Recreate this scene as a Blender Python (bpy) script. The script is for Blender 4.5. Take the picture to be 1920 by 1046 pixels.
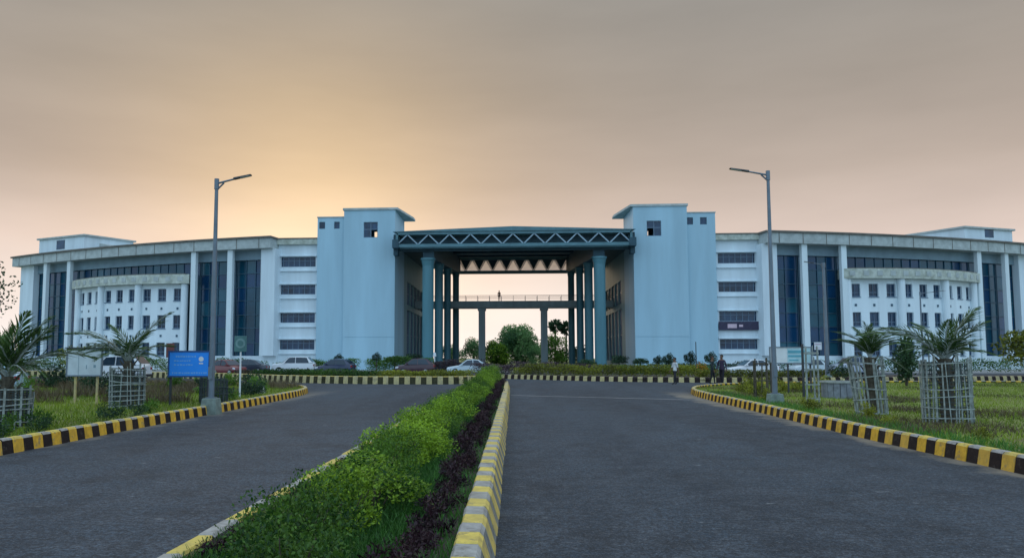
import bpy, bmesh, math, random
import numpy as np
from mathutils import Vector, Matrix
random.seed(7); np.random.seed(7)
R_ = math.radians
for o in list(bpy.data.objects): bpy.data.objects.remove(o, do_unlink=True)
SC = bpy.context.scene
COL = SC.collection

# ------------------------------------------------------------------ camera
cd = bpy.data.cameras.new('camera'); cam = bpy.data.objects.new('camera', cd); COL.objects.link(cam)
cam.location = (0, 0, 1.6)
cam.rotation_euler = (R_(90 + 4.613), 0, R_(4.0))
cd.sensor_width = 36; cd.lens = 1450 / 1920 * 36
cd.shift_x = 0.05142; cd.shift_y = 0.01615
cd.clip_start = 0.1; cd.clip_end = 6000
SC.camera = cam

# ------------------------------------------------------------------ sky and sun (sun low behind the building, in haze)
SUN_AZ, SUN_EL = -14.5, 8.5
sdir = Vector((math.sin(R_(SUN_AZ)) * math.cos(R_(SUN_EL)), math.cos(R_(SUN_AZ)) * math.cos(R_(SUN_EL)), math.sin(R_(SUN_EL))))
W = bpy.data.worlds.new('World'); SC.world = W; W.use_nodes = True
def build_world():
    nt = W.node_tree; N = nt.nodes; L = nt.links; N.clear()
    out = N.new('ShaderNodeOutputWorld'); bg = N.new('ShaderNodeBackground'); L.new(bg.outputs[0], out.inputs[0])
    tc = N.new('ShaderNodeTexCoord')
    nrm = N.new('ShaderNodeVectorMath'); nrm.operation = 'NORMALIZE'; L.new(tc.outputs['Generated'], nrm.inputs[0])
    sep = N.new('ShaderNodeSeparateXYZ'); L.new(nrm.outputs[0], sep.inputs[0])
    def ramp(src, stops, interp='B_SPLINE'):
        r = N.new('ShaderNodeValToRGB'); r.color_ramp.interpolation = 'EASE' if interp == 'EASE' else 'LINEAR'
        e = r.color_ramp.elements
        while len(e) < len(stops): e.new(0.5)
        for k, (p, c) in enumerate(stops): e[k].position = p; e[k].color = (*c, 1)
        L.new(src, r.inputs[0]); return r.outputs[0]
    # hazy side towards the sun
    front = ramp(sep.outputs[2], [(0.0, (0.883, 0.818, 0.800)), (0.07, (0.790, 0.693, 0.642)), (0.14, (0.632, 0.516, 0.456)), (0.22, (0.433, 0.358, 0.307)), (0.32, (0.327, 0.286, 0.249)), (0.46, (0.274, 0.266, 0.249)), (0.75, (0.543, 0.640, 0.757)), (1.0, (0.760, 0.960, 1.180))])
    # clear blue dusk side behind the camera
    back = ramp(sep.outputs[2], [(0.0, (0.60, 0.78, 0.96)), (0.15, (0.56, 0.82, 1.08)), (0.45, (0.56, 0.82, 1.10)), (0.8, (0.68, 0.90, 1.14)), (1.0, (0.76, 0.96, 1.18))])
    mr = N.new('ShaderNodeMapRange'); mr.interpolation_type = 'SMOOTHSTEP'; L.new(sep.outputs[1], mr.inputs[0])
    mr.inputs[1].default_value = -0.35; mr.inputs[2].default_value = 0.55
    mx = N.new('ShaderNodeMix'); mx.data_type = 'RGBA'; L.new(mr.outputs[0], mx.inputs[0]); L.new(back, mx.inputs[6]); L.new(front, mx.inputs[7])
    # glow round the hidden sun
    dt = N.new('ShaderNodeVectorMath'); dt.operation = 'DOT_PRODUCT'; L.new(nrm.outputs[0], dt.inputs[0]); dt.inputs[1].default_value = sdir
    cur = mx.outputs[2]
    for power, col in ((24, (0.16, 0.075, -0.010)), (70, (0.24, 0.165, 0.06))):
        mxm = N.new('ShaderNodeMath'); mxm.operation = 'MAXIMUM'; L.new(dt.outputs['Value'], mxm.inputs[0]); mxm.inputs[1].default_value = 0
        pw = N.new('ShaderNodeMath'); pw.operation = 'POWER'; L.new(mxm.outputs[0], pw.inputs[0]); pw.inputs[1].default_value = power
        sc = N.new('ShaderNodeVectorMath'); sc.operation = 'SCALE'; sc.inputs[0].default_value = col; L.new(pw.outputs[0], sc.inputs['Scale'])
        ad = N.new('ShaderNodeVectorMath'); ad.operation = 'ADD'; L.new(cur, ad.inputs[0]); L.new(sc.outputs[0], ad.inputs[1]); cur = ad.outputs[0]
    # thin streaky cloud
    mp = N.new('ShaderNodeMapping'); mp.inputs['Scale'].default_value = (1.3, 1.3, 6.0); mp.inputs['Rotation'].default_value = (0.10, 0.12, 0); L.new(nrm.outputs[0], mp.inputs[0])
    nz = N.new('ShaderNodeTexNoise'); nz.inputs['Scale'].default_value = 2.2; nz.inputs['Detail'].default_value = 5; nz.inputs['Roughness'].default_value = 0.5; L.new(mp.outputs[0], nz.inputs[0])
    m2 = N.new('ShaderNodeMapRange'); L.new(nz.outputs['Fac'], m2.inputs[0]); m2.inputs[1].default_value = 0.25; m2.inputs[2].default_value = 0.75; m2.inputs[3].default_value = 0.91; m2.inputs[4].default_value = 1.08
    sc = N.new('ShaderNodeVectorMath'); sc.operation = 'SCALE'; L.new(cur, sc.inputs[0]); L.new(m2.outputs[0], sc.inputs['Scale'])
    L.new(sc.outputs[0], bg.inputs[0]); bg.inputs[1].default_value = 1.0
build_world()
sl = bpy.data.lights.new('sun', 'SUN'); sl.energy = 0.3; sl.angle = R_(12); sl.color = (1.0, 0.72, 0.45)
so = bpy.data.objects.new('sun', sl); COL.objects.link(so)
so.rotation_euler = (-sdir).to_track_quat('-Z', 'Y').to_euler()
SC.view_settings.view_transform = 'Standard'; SC.view_settings.look = 'None'; SC.view_settings.gamma = 1; SC.view_settings.exposure = 0.25
SC.view_settings.use_curve_mapping = False
SC.cycles.max_bounces = 6

# ------------------------------------------------------------------ helpers
class MB:
    """collects faces; build() links them as one mesh object"""
    def __init__(s): s.v = []; s.f = []; s.m = []
    def face(s, pts, m=0):
        b = len(s.v); s.v += [tuple(p) for p in pts]; s.f.append(tuple(range(b, b + len(pts)))); s.m.append(m)
    def hexa(s, p, m=0):       # p: 4 bottom (ccw) + 4 top
        b = len(s.v); s.v += [tuple(q) for q in p]
        for q in ((3, 2, 1, 0), (4, 5, 6, 7), (0, 1, 5, 4), (1, 2, 6, 5), (2, 3, 7, 6), (3, 0, 4, 7)):
            s.f.append(tuple(b + i for i in q)); s.m.append(m)
    def box(s, x0, x1, y0, y1, z0, z1, m=0):
        if x0 > x1: x0, x1 = x1, x0
        s.hexa([(x0, y0, z0), (x1, y0, z0), (x1, y1, z0), (x0, y1, z0), (x0, y0, z1), (x1, y0, z1), (x1, y1, z1), (x0, y1, z1)], m)
    def arc(s, c, r0, r1, a0, a1, z0, z1, n=1, m=0):     # curved block, a in degrees from -Y
        if a0 > a1: a0, a1 = a1, a0
        P = lambda r, a, z: (c[0] + r * math.sin(R_(a)), c[1] - r * math.cos(R_(a)), z)
        for k in range(n):
            b0 = a0 + (a1 - a0) * k / n; b1 = a0 + (a1 - a0) * (k + 1) / n
            s.hexa([P(r1, b0, z0), P(r1, b1, z0), P(r0, b1, z0), P(r0, b0, z0), P(r1, b0, z1), P(r1, b1, z1), P(r0, b1, z1), P(r0, b0, z1)], m)
    def tube(s, p0, p1, r0, r1=None, n=10, m=0, caps=True):
        r1 = r0 if r1 is None else r1
        p0 = Vector(p0); p1 = Vector(p1); d = (p1 - p0).normalized()
        u = d.orthogonal().normalized(); w = d.cross(u)
        b = len(s.v)
        for p, r in ((p0, r0), (p1, r1)):
            for k in range(n):
                a = 2 * math.pi * k / n; s.v.append(tuple(p + (u * math.cos(a) + w * math.sin(a)) * r))
        for k in range(n):
            s.f.append((b + k, b + (k + 1) % n, b + n + (k + 1) % n, b + n + k)); s.m.append(m)
        if caps:
            s.f.append(tuple(b + k for k in reversed(range(n)))); s.m.append(m)
            s.f.append(tuple(b + n + k for k in range(n))); s.m.append(m)
    def bar(s, p0, p1, w, h, m=0):
        p0 = Vector(p0); p1 = Vector(p1); d = (p1 - p0).normalized()
        u = d.cross(Vector((0, 0, 1)))
        u = Vector((1, 0, 0)) if u.length < 1e-4 else u.normalized()
        t = u.cross(d).normalized(); u = u * w / 2; t = t * h / 2
        s.hexa([p0 - u - t, p0 + u - t, p1 + u - t, p1 - u - t, p0 - u + t, p0 + u + t, p1 + u + t, p1 - u + t], m)
    def ring(s, c, r, z0, z1, r2=None, n=24, m=0): s.tube((c[0], c[1], z0), (c[0], c[1], z1), r, r2, n, m)
    def mesh(s, name, mats):
        me = bpy.data.meshes.new(name); me.from_pydata(s.v, [], s.f)
        for mt in (mats if isinstance(mats, (list, tuple)) else [mats]): me.materials.append(mt)
        if any(s.m): me.polygons.foreach_set('material_index', s.m)
        bm = bmesh.new(); bm.from_mesh(me); bmesh.ops.recalc_face_normals(bm, faces=bm.faces); bm.to_mesh(me); bm.free()
        return me
    def build(s, name, mats, parent=None, smooth=False, bevel=0):
        me = s.mesh(name, mats)
        if smooth: me.polygons.foreach_set('use_smooth', [True] * len(me.polygons))
        return link(name, me, parent, bevel)
def link(name, me, parent=None, bevel=0):
    o = bpy.data.objects.new(name, me); COL.objects.link(o)
    if parent: o.parent = parent
    if bevel:
        md = o.modifiers.new('bevel', 'BEVEL'); md.width = bevel; md.segments = 2; md.limit_method = 'ANGLE'
    return o
def tag(o, label=None, cat=None, group=None, kind=None):
    for k, v in (('label', label), ('category', cat), ('group', group), ('kind', kind)):
        if v: o[k] = v
    return o
def thing(name, label, cat, loc=(0, 0, 0), rz=0.0, group=None, kind=None):
    o = bpy.data.objects.new(name, None); o.empty_display_size = 0.3; COL.objects.link(o)
    o.location = loc; o.rotation_euler = (0, 0, rz); return tag(o, label, cat, group, kind)
def copy_tree(src, parent=None):
    c = src.copy(); COL.objects.link(c)
    if parent: c.parent = parent
    for ch in list(src.children): copy_tree(ch, c)
    return c
_T = ['', '', 'twenty', 'thirty', 'forty', 'fifty', 'sixty', 'seventy', 'eighty', 'ninety']
_U = ['', 'first', 'second', 'third', 'fourth', 'fifth', 'sixth', 'seventh', 'eighth', 'ninth', 'tenth', 'eleventh', 'twelfth', 'thirteenth', 'fourteenth', 'fifteenth', 'sixteenth', 'seventeenth', 'eighteenth', 'nineteenth']
def ordinal(k):
    k += 1
    if k < 20: return _U[k]
    return _T[k // 10][:-1] + 'ieth' if k % 10 == 0 else _T[k // 10] + '-' + _U[k % 10]

# ------------------------------------------------------------------ materials
def mat(name, col, rough=0.7, metal=0.0, var=0.12, scale=3.0, bump=0.0, bscale=20.0, spec=0.5, grime=None, streak=False, coat=0.0, chip=None):
    m = bpy.data.materials.new(name); m.use_nodes = True; nt = m.node_tree; N = nt.nodes; L = nt.links
    b = N['Principled BSDF']; b.inputs['Roughness'].default_value = rough; b.inputs['Metallic'].default_value = metal
    b.inputs['Specular IOR Level'].default_value = spec; b.inputs['Coat Weight'].default_value = coat
    geo = N.new('ShaderNodeNewGeometry')
    src = geo.outputs['Position']
    if streak:
        mp = N.new('ShaderNodeMapping'); mp.inputs['Scale'].default_value = (1, 1, 0.12); L.new(src, mp.inputs[0]); src2 = mp.outputs[0]
    else: src2 = src
    nz = N.new('ShaderNodeTexNoise'); nz.inputs['Scale'].default_value = scale; nz.inputs['Detail'].default_value = 6; nz.inputs['Roughness'].default_value = 0.6; L.new(src2, nz.inputs[0])
    rp = N.new('ShaderNodeValToRGB'); e = rp.color_ramp.elements; e[0].position = 0.3; e[1].position = 0.7
    g = grime or tuple(c * (1 - 2 * var) for c in col)
    e[0].color = (*[max(0, c) for c in g], 1); e[1].color = (*[min(1, c * (1 + var)) for c in col], 1)
    L.new(nz.outputs['Fac'], rp.inputs[0]); L.new(rp.outputs[0], b.inputs['Base Color'])
    if chip:
        n3 = N.new('ShaderNodeTexNoise'); n3.inputs['Scale'].default_value = 6.5; n3.inputs['Detail'].default_value = 8; n3.inputs['Roughness'].default_value = 0.7; L.new(src, n3.inputs[0])
        mr = N.new('ShaderNodeMapRange'); L.new(n3.outputs['Fac'], mr.inputs[0]); mr.inputs[1].default_value = 0.56; mr.inputs[2].default_value = 0.64; mr.inputs[4].default_value = 0.75
        cm = N.new('ShaderNodeMix'); cm.data_type = 'RGBA'; L.new(mr.outputs[0], cm.inputs[0]); L.new(rp.outputs[0], cm.inputs[6]); cm.inputs[7].default_value = (*chip, 1); b.inputs['Specular IOR Level'].default_value = 0.2
        oi = N.new('ShaderNodeObjectInfo'); fm = N.new('ShaderNodeMapRange'); L.new(oi.outputs['Random'], fm.inputs[0]); fm.inputs[1].default_value = 0.4; fm.inputs[4].default_value = 0.45
        fd = N.new('ShaderNodeMix'); fd.data_type = 'RGBA'; L.new(fm.outputs[0], fd.inputs[0]); L.new(cm.outputs[2], fd.inputs[6]); fd.inputs[7].default_value = (*[c * .55 + q * .45 for c, q in zip(col, (.34, .28, .17) if max(col) > .1 else (.04, .022, .018))], 1); L.new(fd.outputs[2], b.inputs['Base Color'])
    if bump:
        n2 = N.new('ShaderNodeTexNoise'); n2.inputs['Scale'].default_value = bscale; n2.inputs['Detail'].default_value = 4; L.new(src, n2.inputs[0])
        bp = N.new('ShaderNodeBump'); bp.inputs['Strength'].default_value = bump; bp.inputs['Distance'].default_value = 0.02; L.new(n2.outputs['Fac'], bp.inputs['Height']); L.new(bp.outputs[0], b.inputs['Normal'])
    return m
def leafmat(name, dark, light, trans=0.25, rough=0.5):
    m = bpy.data.materials.new(name); m.use_nodes = True; nt = m.node_tree; N = nt.nodes; L = nt.links
    b = N['Principled BSDF']; b.inputs['Roughness'].default_value = rough; b.inputs['Specular IOR Level'].default_value = 0.3
    at = N.new('ShaderNodeAttribute'); at.attribute_name = 'tint'
    oi = N.new('ShaderNodeObjectInfo')
    ma = N.new('ShaderNodeMath'); ma.operation = 'MULTIPLY_ADD'; L.new(oi.outputs['Random'], ma.inputs[0]); ma.inputs[1].default_value = 0.5; ma.inputs[2].default_value = -0.25
    ad = N.new('ShaderNodeMath'); ad.operation = 'ADD'; L.new(at.outputs['Fac'], ad.inputs[0]); L.new(ma.outputs[0], ad.inputs[1])
    rp = N.new('ShaderNodeValToRGB'); e = rp.color_ramp.elements; e[0].position = 0.05; e[1].position = 0.95
    e[0].color = (*dark, 1); e[1].color = (*light, 1); L.new(ad.outputs[0], rp.inputs[0]); L.new(rp.outputs[0], b.inputs['Base Color'])
    tr = N.new('ShaderNodeBsdfTranslucent'); L.new(rp.outputs[0], tr.inputs['Color'])
    mx = N.new('ShaderNodeMixShader'); mx.inputs[0].default_value = trans; L.new(b.outputs[0], mx.inputs[1]); L.new(tr.outputs[0], mx.inputs[2])
    L.new(mx.outputs[0], N['Material Output'].inputs[0]); return m
M = {}
M['tower'] = mat('tower_paint', (0.37, 0.565, 0.665), 0.75, var=0.07, scale=0.4, streak=True, bump=0.05, bscale=6)
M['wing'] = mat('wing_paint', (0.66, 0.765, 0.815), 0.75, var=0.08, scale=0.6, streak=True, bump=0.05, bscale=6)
M['bay'] = mat('bay_paint', (0.71, 0.81, 0.85), 0.75, var=0.06, scale=0.6, streak=True, bump=0.05, bscale=6)
M['column'] = mat('column_paint', (0.68, 0.78, 0.81), 0.7, var=0.06, scale=0.7, streak=True)
M['fascia'] = mat('fascia_concrete', (0.44, 0.49, 0.48), 0.85, var=0.12, scale=1.2, grime=(0.32, 0.36, 0.35), bump=0.1)
M['cornice'] = mat('cornice_concrete', (0.52, 0.56, 0.50), 0.85, var=0.14, scale=1.5, grime=(0.30, 0.33, 0.27), bump=0.1)
M['spandrel'] = mat('spandrel_panel', (0.20, 0.30, 0.36), 0.6, var=0.08, scale=0.8)
M['roof'] = mat('roof_waterproofing', (0.16, 0.15, 0.13), 0.9, var=0.2, scale=0.8)
M['glass'] = mat('tinted_glass', (0.006, 0.048, 0.120), 0.16, var=0.25, scale=0.15, spec=0.45)
M['glass2'] = mat('tinted_glass_green', (0.006, 0.065, 0.110), 0.16, var=0.25, scale=0.15, spec=0.45)
M['glass3'] = mat('tinted_glass_pale', (0.016, 0.095, 0.14), 0.22, var=0.25, scale=0.15, spec=0.45)
M['wglass'] = mat('window_glass', (0.012, 0.045, 0.10), 0.12, var=0.4, scale=0.6, spec=0.5)
M['mullion'] = mat('mullion_metal', (0.05, 0.11, 0.16), 0.45, metal=0.4, var=0.1)
M['wframe'] = mat('window_frame', (0.13, 0.20, 0.28), 0.5, var=0.1)
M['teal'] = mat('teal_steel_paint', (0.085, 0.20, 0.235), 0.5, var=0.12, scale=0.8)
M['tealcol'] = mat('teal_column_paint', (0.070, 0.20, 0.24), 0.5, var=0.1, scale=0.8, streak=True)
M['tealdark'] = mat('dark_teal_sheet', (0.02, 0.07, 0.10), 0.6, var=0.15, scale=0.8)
M['web'] = mat('pale_web_paint', (0.30, 0.42, 0.50), 0.5, var=0.1, scale=0.8)
M['rooflight'] = bpy.data.materials.new('translucent_sheet'); M['rooflight'].use_nodes = True
_n = M['rooflight'].node_tree; _t = _n.nodes.new('ShaderNodeBsdfTranslucent'); _t.inputs[0].default_value = (0.80, 0.74, 0.72, 1); _q = _n.nodes.new('ShaderNodeBsdfTransparent'); _m = _n.nodes.new('ShaderNodeMixShader'); _m.inputs[0].default_value = 0.40
_n.links.new(_t.outputs[0], _m.inputs[1]); _n.links.new(_q.outputs[0], _m.inputs[2]); _n.links.new(_m.outputs[0], _n.nodes['Material Output'].inputs[0])
M['bridge'] = mat('bridge_concrete', (0.34, 0.40, 0.40), 0.85, var=0.12, scale=1.0, streak=True)
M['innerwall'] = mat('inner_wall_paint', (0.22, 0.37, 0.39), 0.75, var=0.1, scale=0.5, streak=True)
M['paving'] = mat('forecourt_paving', (0.26, 0.26, 0.25), 0.85, var=0.12, scale=0.7)
M['metal'] = mat('galvanised_steel', (0.17, 0.21, 0.25), 0.5, metal=0.45, var=0.1, scale=2)
M['darkmetal'] = mat('dark_steel', (0.05, 0.055, 0.06), 0.5, metal=0.3, var=0.1)
M['concrete'] = mat('concrete', (0.36, 0.38, 0.36), 0.9, var=0.16, scale=5, bump=0.3, bscale=40)
M['pedestal'] = mat('mossy_concrete', (0.20, 0.25, 0.22), 0.9, var=0.2, scale=5, bump=0.3, bscale=40)
M['stone'] = mat('grey_stone', (0.22, 0.24, 0.27), 0.9, var=0.2, scale=6, bump=0.4, bscale=30)
M['yellow'] = mat('kerb_yellow_paint', (0.76, 0.43, 0.04), 0.75, var=0.14, scale=9, grime=(0.52, 0.28, 0.035), bump=0.25, bscale=50, chip=(0.20, 0.17, 0.13))
M['yellowtop'] = mat('kerb_yellow_top', (0.72, 0.53, 0.11), 0.8, var=0.14, scale=9, grime=(0.50, 0.37, 0.11), bump=0.25, bscale=50, chip=(0.20, 0.17, 0.13))
M['black'] = mat('kerb_black_paint', (0.012, 0.009, 0.009), 0.75, var=0.2, scale=9, grime=(0.032, 0.02, 0.017), bump=0.25, bscale=50, chip=(0.07, 0.055, 0.045))
M['greytop'] = mat('kerb_worn_grey', (0.40, 0.38, 0.35), 0.85, var=0.14, scale=9, grime=(0.24, 0.22, 0.20), bump=0.25, bscale=50, chip=(0.20, 0.17, 0.13))
M['greyface'] = mat('kerb_faded_black', (0.22, 0.22, 0.20), 0.85, var=0.16, scale=9, grime=(0.12, 0.12, 0.11), bump=0.25, bscale=50, chip=(0.07, 0.055, 0.045))
M['paleyellow'] = mat('kerb_pale_yellow', (0.66, 0.47, 0.09), 0.8, var=0.14, scale=7, grime=(0.36, 0.28, 0.14), bump=0.2, bscale=40, chip=(0.20, 0.17, 0.13))
M['cream'] = mat('kerb_cream', (0.56, 0.46, 0.19), 0.8, var=0.14, scale=7, grime=(0.36, 0.31, 0.2), bump=0.2, bscale=40, chip=(0.20, 0.17, 0.13))
M['oliveblack'] = mat('kerb_weathered_black', (0.034, 0.034, 0.016), 0.9, var=0.2, scale=9, grime=(0.06, 0.055, 0.03), chip=(0.10, 0.09, 0.05))
M['soil'] = mat('soil', (0.055, 0.042, 0.030), 0.95, var=0.3, scale=4, bump=0.6, bscale=14)
M['lawn'] = mat('lawn_earth', (0.17, 0.22, 0.034), 0.95, var=0.25, scale=0.5, grime=(0.14, 0.105, 0.045), bump=0.6, bscale=12)
M['blueboard'] = mat('blue_sign_paint', (0.008, 0.27, 0.90), 0.4, var=0.05)
M['bluedark'] = mat('blue_sign_frame', (0.012, 0.06, 0.20), 0.45, var=0.08)
M['signtext'] = mat('sign_lettering', (0.16, 0.42, 0.80), 0.5, var=0.05)
M['white'] = mat('white_paint', (0.70, 0.73, 0.75), 0.5, var=0.06)
M['paleboard'] = mat('pale_board_paint', (0.54, 0.61, 0.65), 0.55, var=0.08)
M['cyan'] = mat('cyan_print', (0.10, 0.36, 0.46), 0.5, var=0.08)
M['cyanpale'] = mat('pale_cyan_paint', (0.40, 0.60, 0.66), 0.5, var=0.08)
M['greensign'] = mat('green_sign_paint', (0.06, 0.16, 0.16), 0.5, var=0.1)
M['greenpale'] = mat('pale_green_sign', (0.16, 0.28, 0.28), 0.5, var=0.1)
M['rust'] = mat('rust_red_paint', (0.16, 0.045, 0.035), 0.6, var=0.15)
M['banner'] = mat('banner_print', (0.035, 0.03, 0.07), 0.6, var=0.2)
M['pinkmark'] = mat('banner_mark', (0.60, 0.45, 0.52), 0.6, var=0.1)
M['bamboo'] = mat('weathered_bamboo', (0.36, 0.40, 0.38), 0.85, var=0.2, scale=8, grime=(0.17, 0.19, 0.17))
M['net'] = mat('shade_net', (0.05, 0.07, 0.075), 0.8, var=0.2, scale=8)
M['trunk'] = mat('palm_bark', (0.10, 0.085, 0.06), 0.95, var=0.25, scale=10, bump=0.6, bscale=25)
M['bark'] = mat('tree_bark', (0.09, 0.07, 0.05), 0.95, var=0.25, scale=8, bump=0.6, bscale=25)
M['tyre'] = mat('tyre_rubber', (0.015, 0.015, 0.016), 0.85, var=0.1)
M['rim'] = mat('wheel_rim', (0.40, 0.42, 0.44), 0.35, metal=0.8, var=0.05)
M['cglass'] = mat('car_glass', (0.012, 0.03, 0.05), 0.08, var=0.1, spec=0.6)
M['lamp'] = mat('headlamp_glass', (0.70, 0.74, 0.78), 0.15, var=0.05)
M['tail'] = mat('tail_lamp', (0.30, 0.02, 0.02), 0.25, var=0.05)
M['plastic'] = mat('black_plastic', (0.02, 0.02, 0.022), 0.6, var=0.1)
M['lawnedge'] = mat('seam_concrete', (0.30, 0.29, 0.28), 0.9, var=0.2, scale=3, bump=0.2)
L_ = {}
L_['bright'] = leafmat('leaf_bright', (0.014, 0.070, 0.008), (0.34, 0.53, 0.035), 0.32)
L_['mid'] = leafmat('leaf_mid', (0.014, 0.055, 0.010), (0.13, 0.26, 0.030), 0.3)
L_['dark'] = leafmat('leaf_dark', (0.008, 0.026, 0.014), (0.045, 0.10, 0.040), 0.2)
L_['olive'] = leafmat('leaf_olive', (0.050, 0.065, 0.008), (0.36, 0.38, 0.040), 0.3)
L_['purple'] = leafmat('leaf_purple', (0.010, 0.006, 0.008), (0.050, 0.020, 0.028), 0.12)
L_['mauve'] = leafmat('leaf_mauve', (0.035, 0.025, 0.030), (0.13, 0.085, 0.095), 0.15)
L_['grass'] = leafmat('grass_blade', (0.050, 0.11, 0.010), (0.30, 0.39, 0.035), 0.3)
L_['bluegrass'] = leafmat('grass_blue', (0.014, 0.060, 0.012), (0.09, 0.25, 0.040), 0.3)
L_['dry'] = leafmat('dry_grass', (0.050, 0.040, 0.024), (0.17, 0.13, 0.07), 0.2)
L_['palm'] = leafmat('palm_leaf', (0.014, 0.045, 0.014), (0.11, 0.19, 0.05), 0.3)
L_['far'] = leafmat('leaf_far', (0.035, 0.11, 0.055), (0.20, 0.36, 0.13), 0.5)
L_['orange'] = leafmat('flower_orange', (0.30, 0.10, 0.01), (0.60, 0.32, 0.04), 0.2)

def asphalt():
    m = bpy.data.materials.new('asphalt'); m.use_nodes = True; nt = m.node_tree; N = nt.nodes; L = nt.links
    b = N['Principled BSDF']; b.inputs['Roughness'].default_value = 0.78; b.inputs['Specular IOR Level'].default_value = 0.3
    geo = N.new('ShaderNodeNewGeometry'); pos = geo.outputs['Position']
    def noise(scale, detail=5, mp=None, rough=0.6):
        n = N.new('ShaderNodeTexNoise'); n.inputs['Scale'].default_value = scale; n.inputs['Detail'].default_value = detail; n.inputs['Roughness'].default_value = rough
        if mp:
            q = N.new('ShaderNodeMapping'); q.inputs['Scale'].default_value = mp; L.new(pos, q.inputs[0]); L.new(q.outputs[0], n.inputs[0])
        else: L.new(pos, n.inputs[0])
        return n.outputs['Fac']
    def rng(src, a, b_, c, d):
        r = N.new('ShaderNodeMapRange'); L.new(src, r.inputs[0])
        for k, v in enumerate((a, b_, c, d)): r.inputs[1 + k].default_value = v
        return r.outputs[0]
    def mix(fac, a, b_):
        x = N.new('ShaderNodeMix'); x.data_type = 'RGBA'
        if isinstance(fac, float): x.inputs[0].default_value = fac
        else: L.new(fac, x.inputs[0])
        for s_, v in ((6, a), (7, b_)):
            if isinstance(v, tuple): x.inputs[s_].default_value = (*v, 1)
            else: L.new(v, x.inputs[s_])
        return x.outputs[2]
    c = mix(rng(noise(0.30, 4, (1.0, 0.16, 1)), 0.40, 0.60, 0, 1), (0.028, 0.044, 0.064), (0.082, 0.118, 0.156))   # long worn wheel tracks
    c = mix(rng(noise(0.8, 6, None, 0.7), 0.48, 0.64, 0, 0.75), c, (0.018, 0.023, 0.030))           # darker patches and stains
    c = mix(rng(noise(1.9, 5), 0.44, 0.64, 0, 0.65), c, (0.112, 0.135, 0.165))
    # tyre-polished lanes
    wv = N.new('ShaderNodeTexWave'); wv.wave_type = 'BANDS'; wv.bands_direction = 'X'; wv.inputs['Scale'].default_value = 0.17; wv.inputs['Distortion'].default_value = 4.0; wv.inputs['Detail'].default_value = 2; wv.inputs['Detail Scale'].default_value = 0.25
    L.new(pos, wv.inputs[0]); wm = N.new('ShaderNodeMath'); wm.operation = 'MULTIPLY'; L.new(rng(wv.outputs['Fac'], 0.3, 1.0, 0, 0.6), wm.inputs[0]); L.new(rng(noise(0.45, 5, (1.2, 0.4, 1), 0.7), 0.42, 0.66, 0.1, 0.9), wm.inputs[1])
    c = mix(wm.outputs[0], c, (0.105, 0.130, 0.160))
    c = mix(rng(noise(13, 4, None, 0.8), 0.42, 0.56, 0.8, 0.0), c, (0.016, 0.020, 0.026))
    c = mix(rng(noise(11, 4, (0.6, 1.2, 1), 0.8), 0.55, 0.66, 0.0, 0.7), c, (0.16, 0.17, 0.185))
    c = mix(rng(noise(34, 3, None, 0.75), 0.36, 0.62, 0.85, 0.0), c, (0.008, 0.009, 0.011))        # coarse aggregate with dark gaps
    c = mix(rng(noise(46, 3, None, 0.75), 0.56, 0.70, 0.0, 0.75), c, (0.20, 0.21, 0.22))           # pale chippings
    c = mix(rng(noise(3.4, 4, (0.7, 1.6, 1), 0.7), 0.66, 0.72, 0, 0.8), c, (0.24, 0.245, 0.25))    # pale scuffs
    # dust gathered along the right-hand kerb
    sp = N.new('ShaderNodeSeparateXYZ'); L.new(pos, sp.inputs[0])
    ed = N.new('ShaderNodeMath'); ed.operation = 'ADD'; L.new(sp.outputs[0], ed.inputs[0]); L.new(rng(noise(1.1, 5), 0.3, 0.7, -0.42, 0.35), ed.inputs[1])
    near = rng(sp.outputs[1], 33, 38, 1, 0)
    def dust(a, b_, f):
        q = N.new('ShaderNodeMath'); q.operation = 'MULTIPLY'; L.new(rng(ed.outputs[0], a, b_, 0, f), q.inputs[0]); L.new(near, q.inputs[1]); return q.outputs[0]
    c = mix(dust(6.6, 7.0, .8), c, (0.26, 0.215, 0.16))
    c = mix(dust(-8.25, -8.7, .7), c, (0.20, 0.18, 0.15))
    L.new(c, b.inputs['Base Color'])
    bp = N.new('ShaderNodeBump'); bp.inputs['Strength'].default_value = 0.55; bp.inputs['Distance'].default_value = 0.012; L.new(noise(34, 3, None, 0.75), bp.inputs['Height']); L.new(bp.outputs[0], b.inputs['Normal'])
    return m
M['asphalt'] = asphalt()

# ------------------------------------------------------------------ ground, road, lawns
def sheet(name, pts, z, m, kind='structure', label=None, cat=None):
    bm = bmesh.new(); vs = [bm.verts.new((x, y, z)) for x, y in pts]; f = bm.faces.new(vs)
    bmesh.ops.triangulate(bm, faces=[f]); bmesh.ops.recalc_face_normals(bm, faces=bm.faces)
    for f in bm.faces:
        if f.normal.z < 0: f.normal_flip()
    me = bpy.data.meshes.new(name); bm.to_mesh(me); bm.free(); me.materials.append(m)
    return tag(link(name, me), label, cat, None, kind)
sheet('ground', [(-3000, -200), (3000, -200), (3000, 4000), (-3000, 4000)], -0.03, M['lawn'], label='green and brown earth stretching away to the horizon', cat='ground')
sheet('road', [(-70, -30), (70, -30), (70, 86), (-70, 86)], 0.0, M['asphalt'], label='dark grey asphalt road and junction with pale scuffs', cat='road')
sheet('forecourt', [(-95, 86), (95, 86), (95, 165), (-95, 165)], 0.004, M['paving'], label='grey paved forecourt at the foot of the building', cat='pavement')

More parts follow.
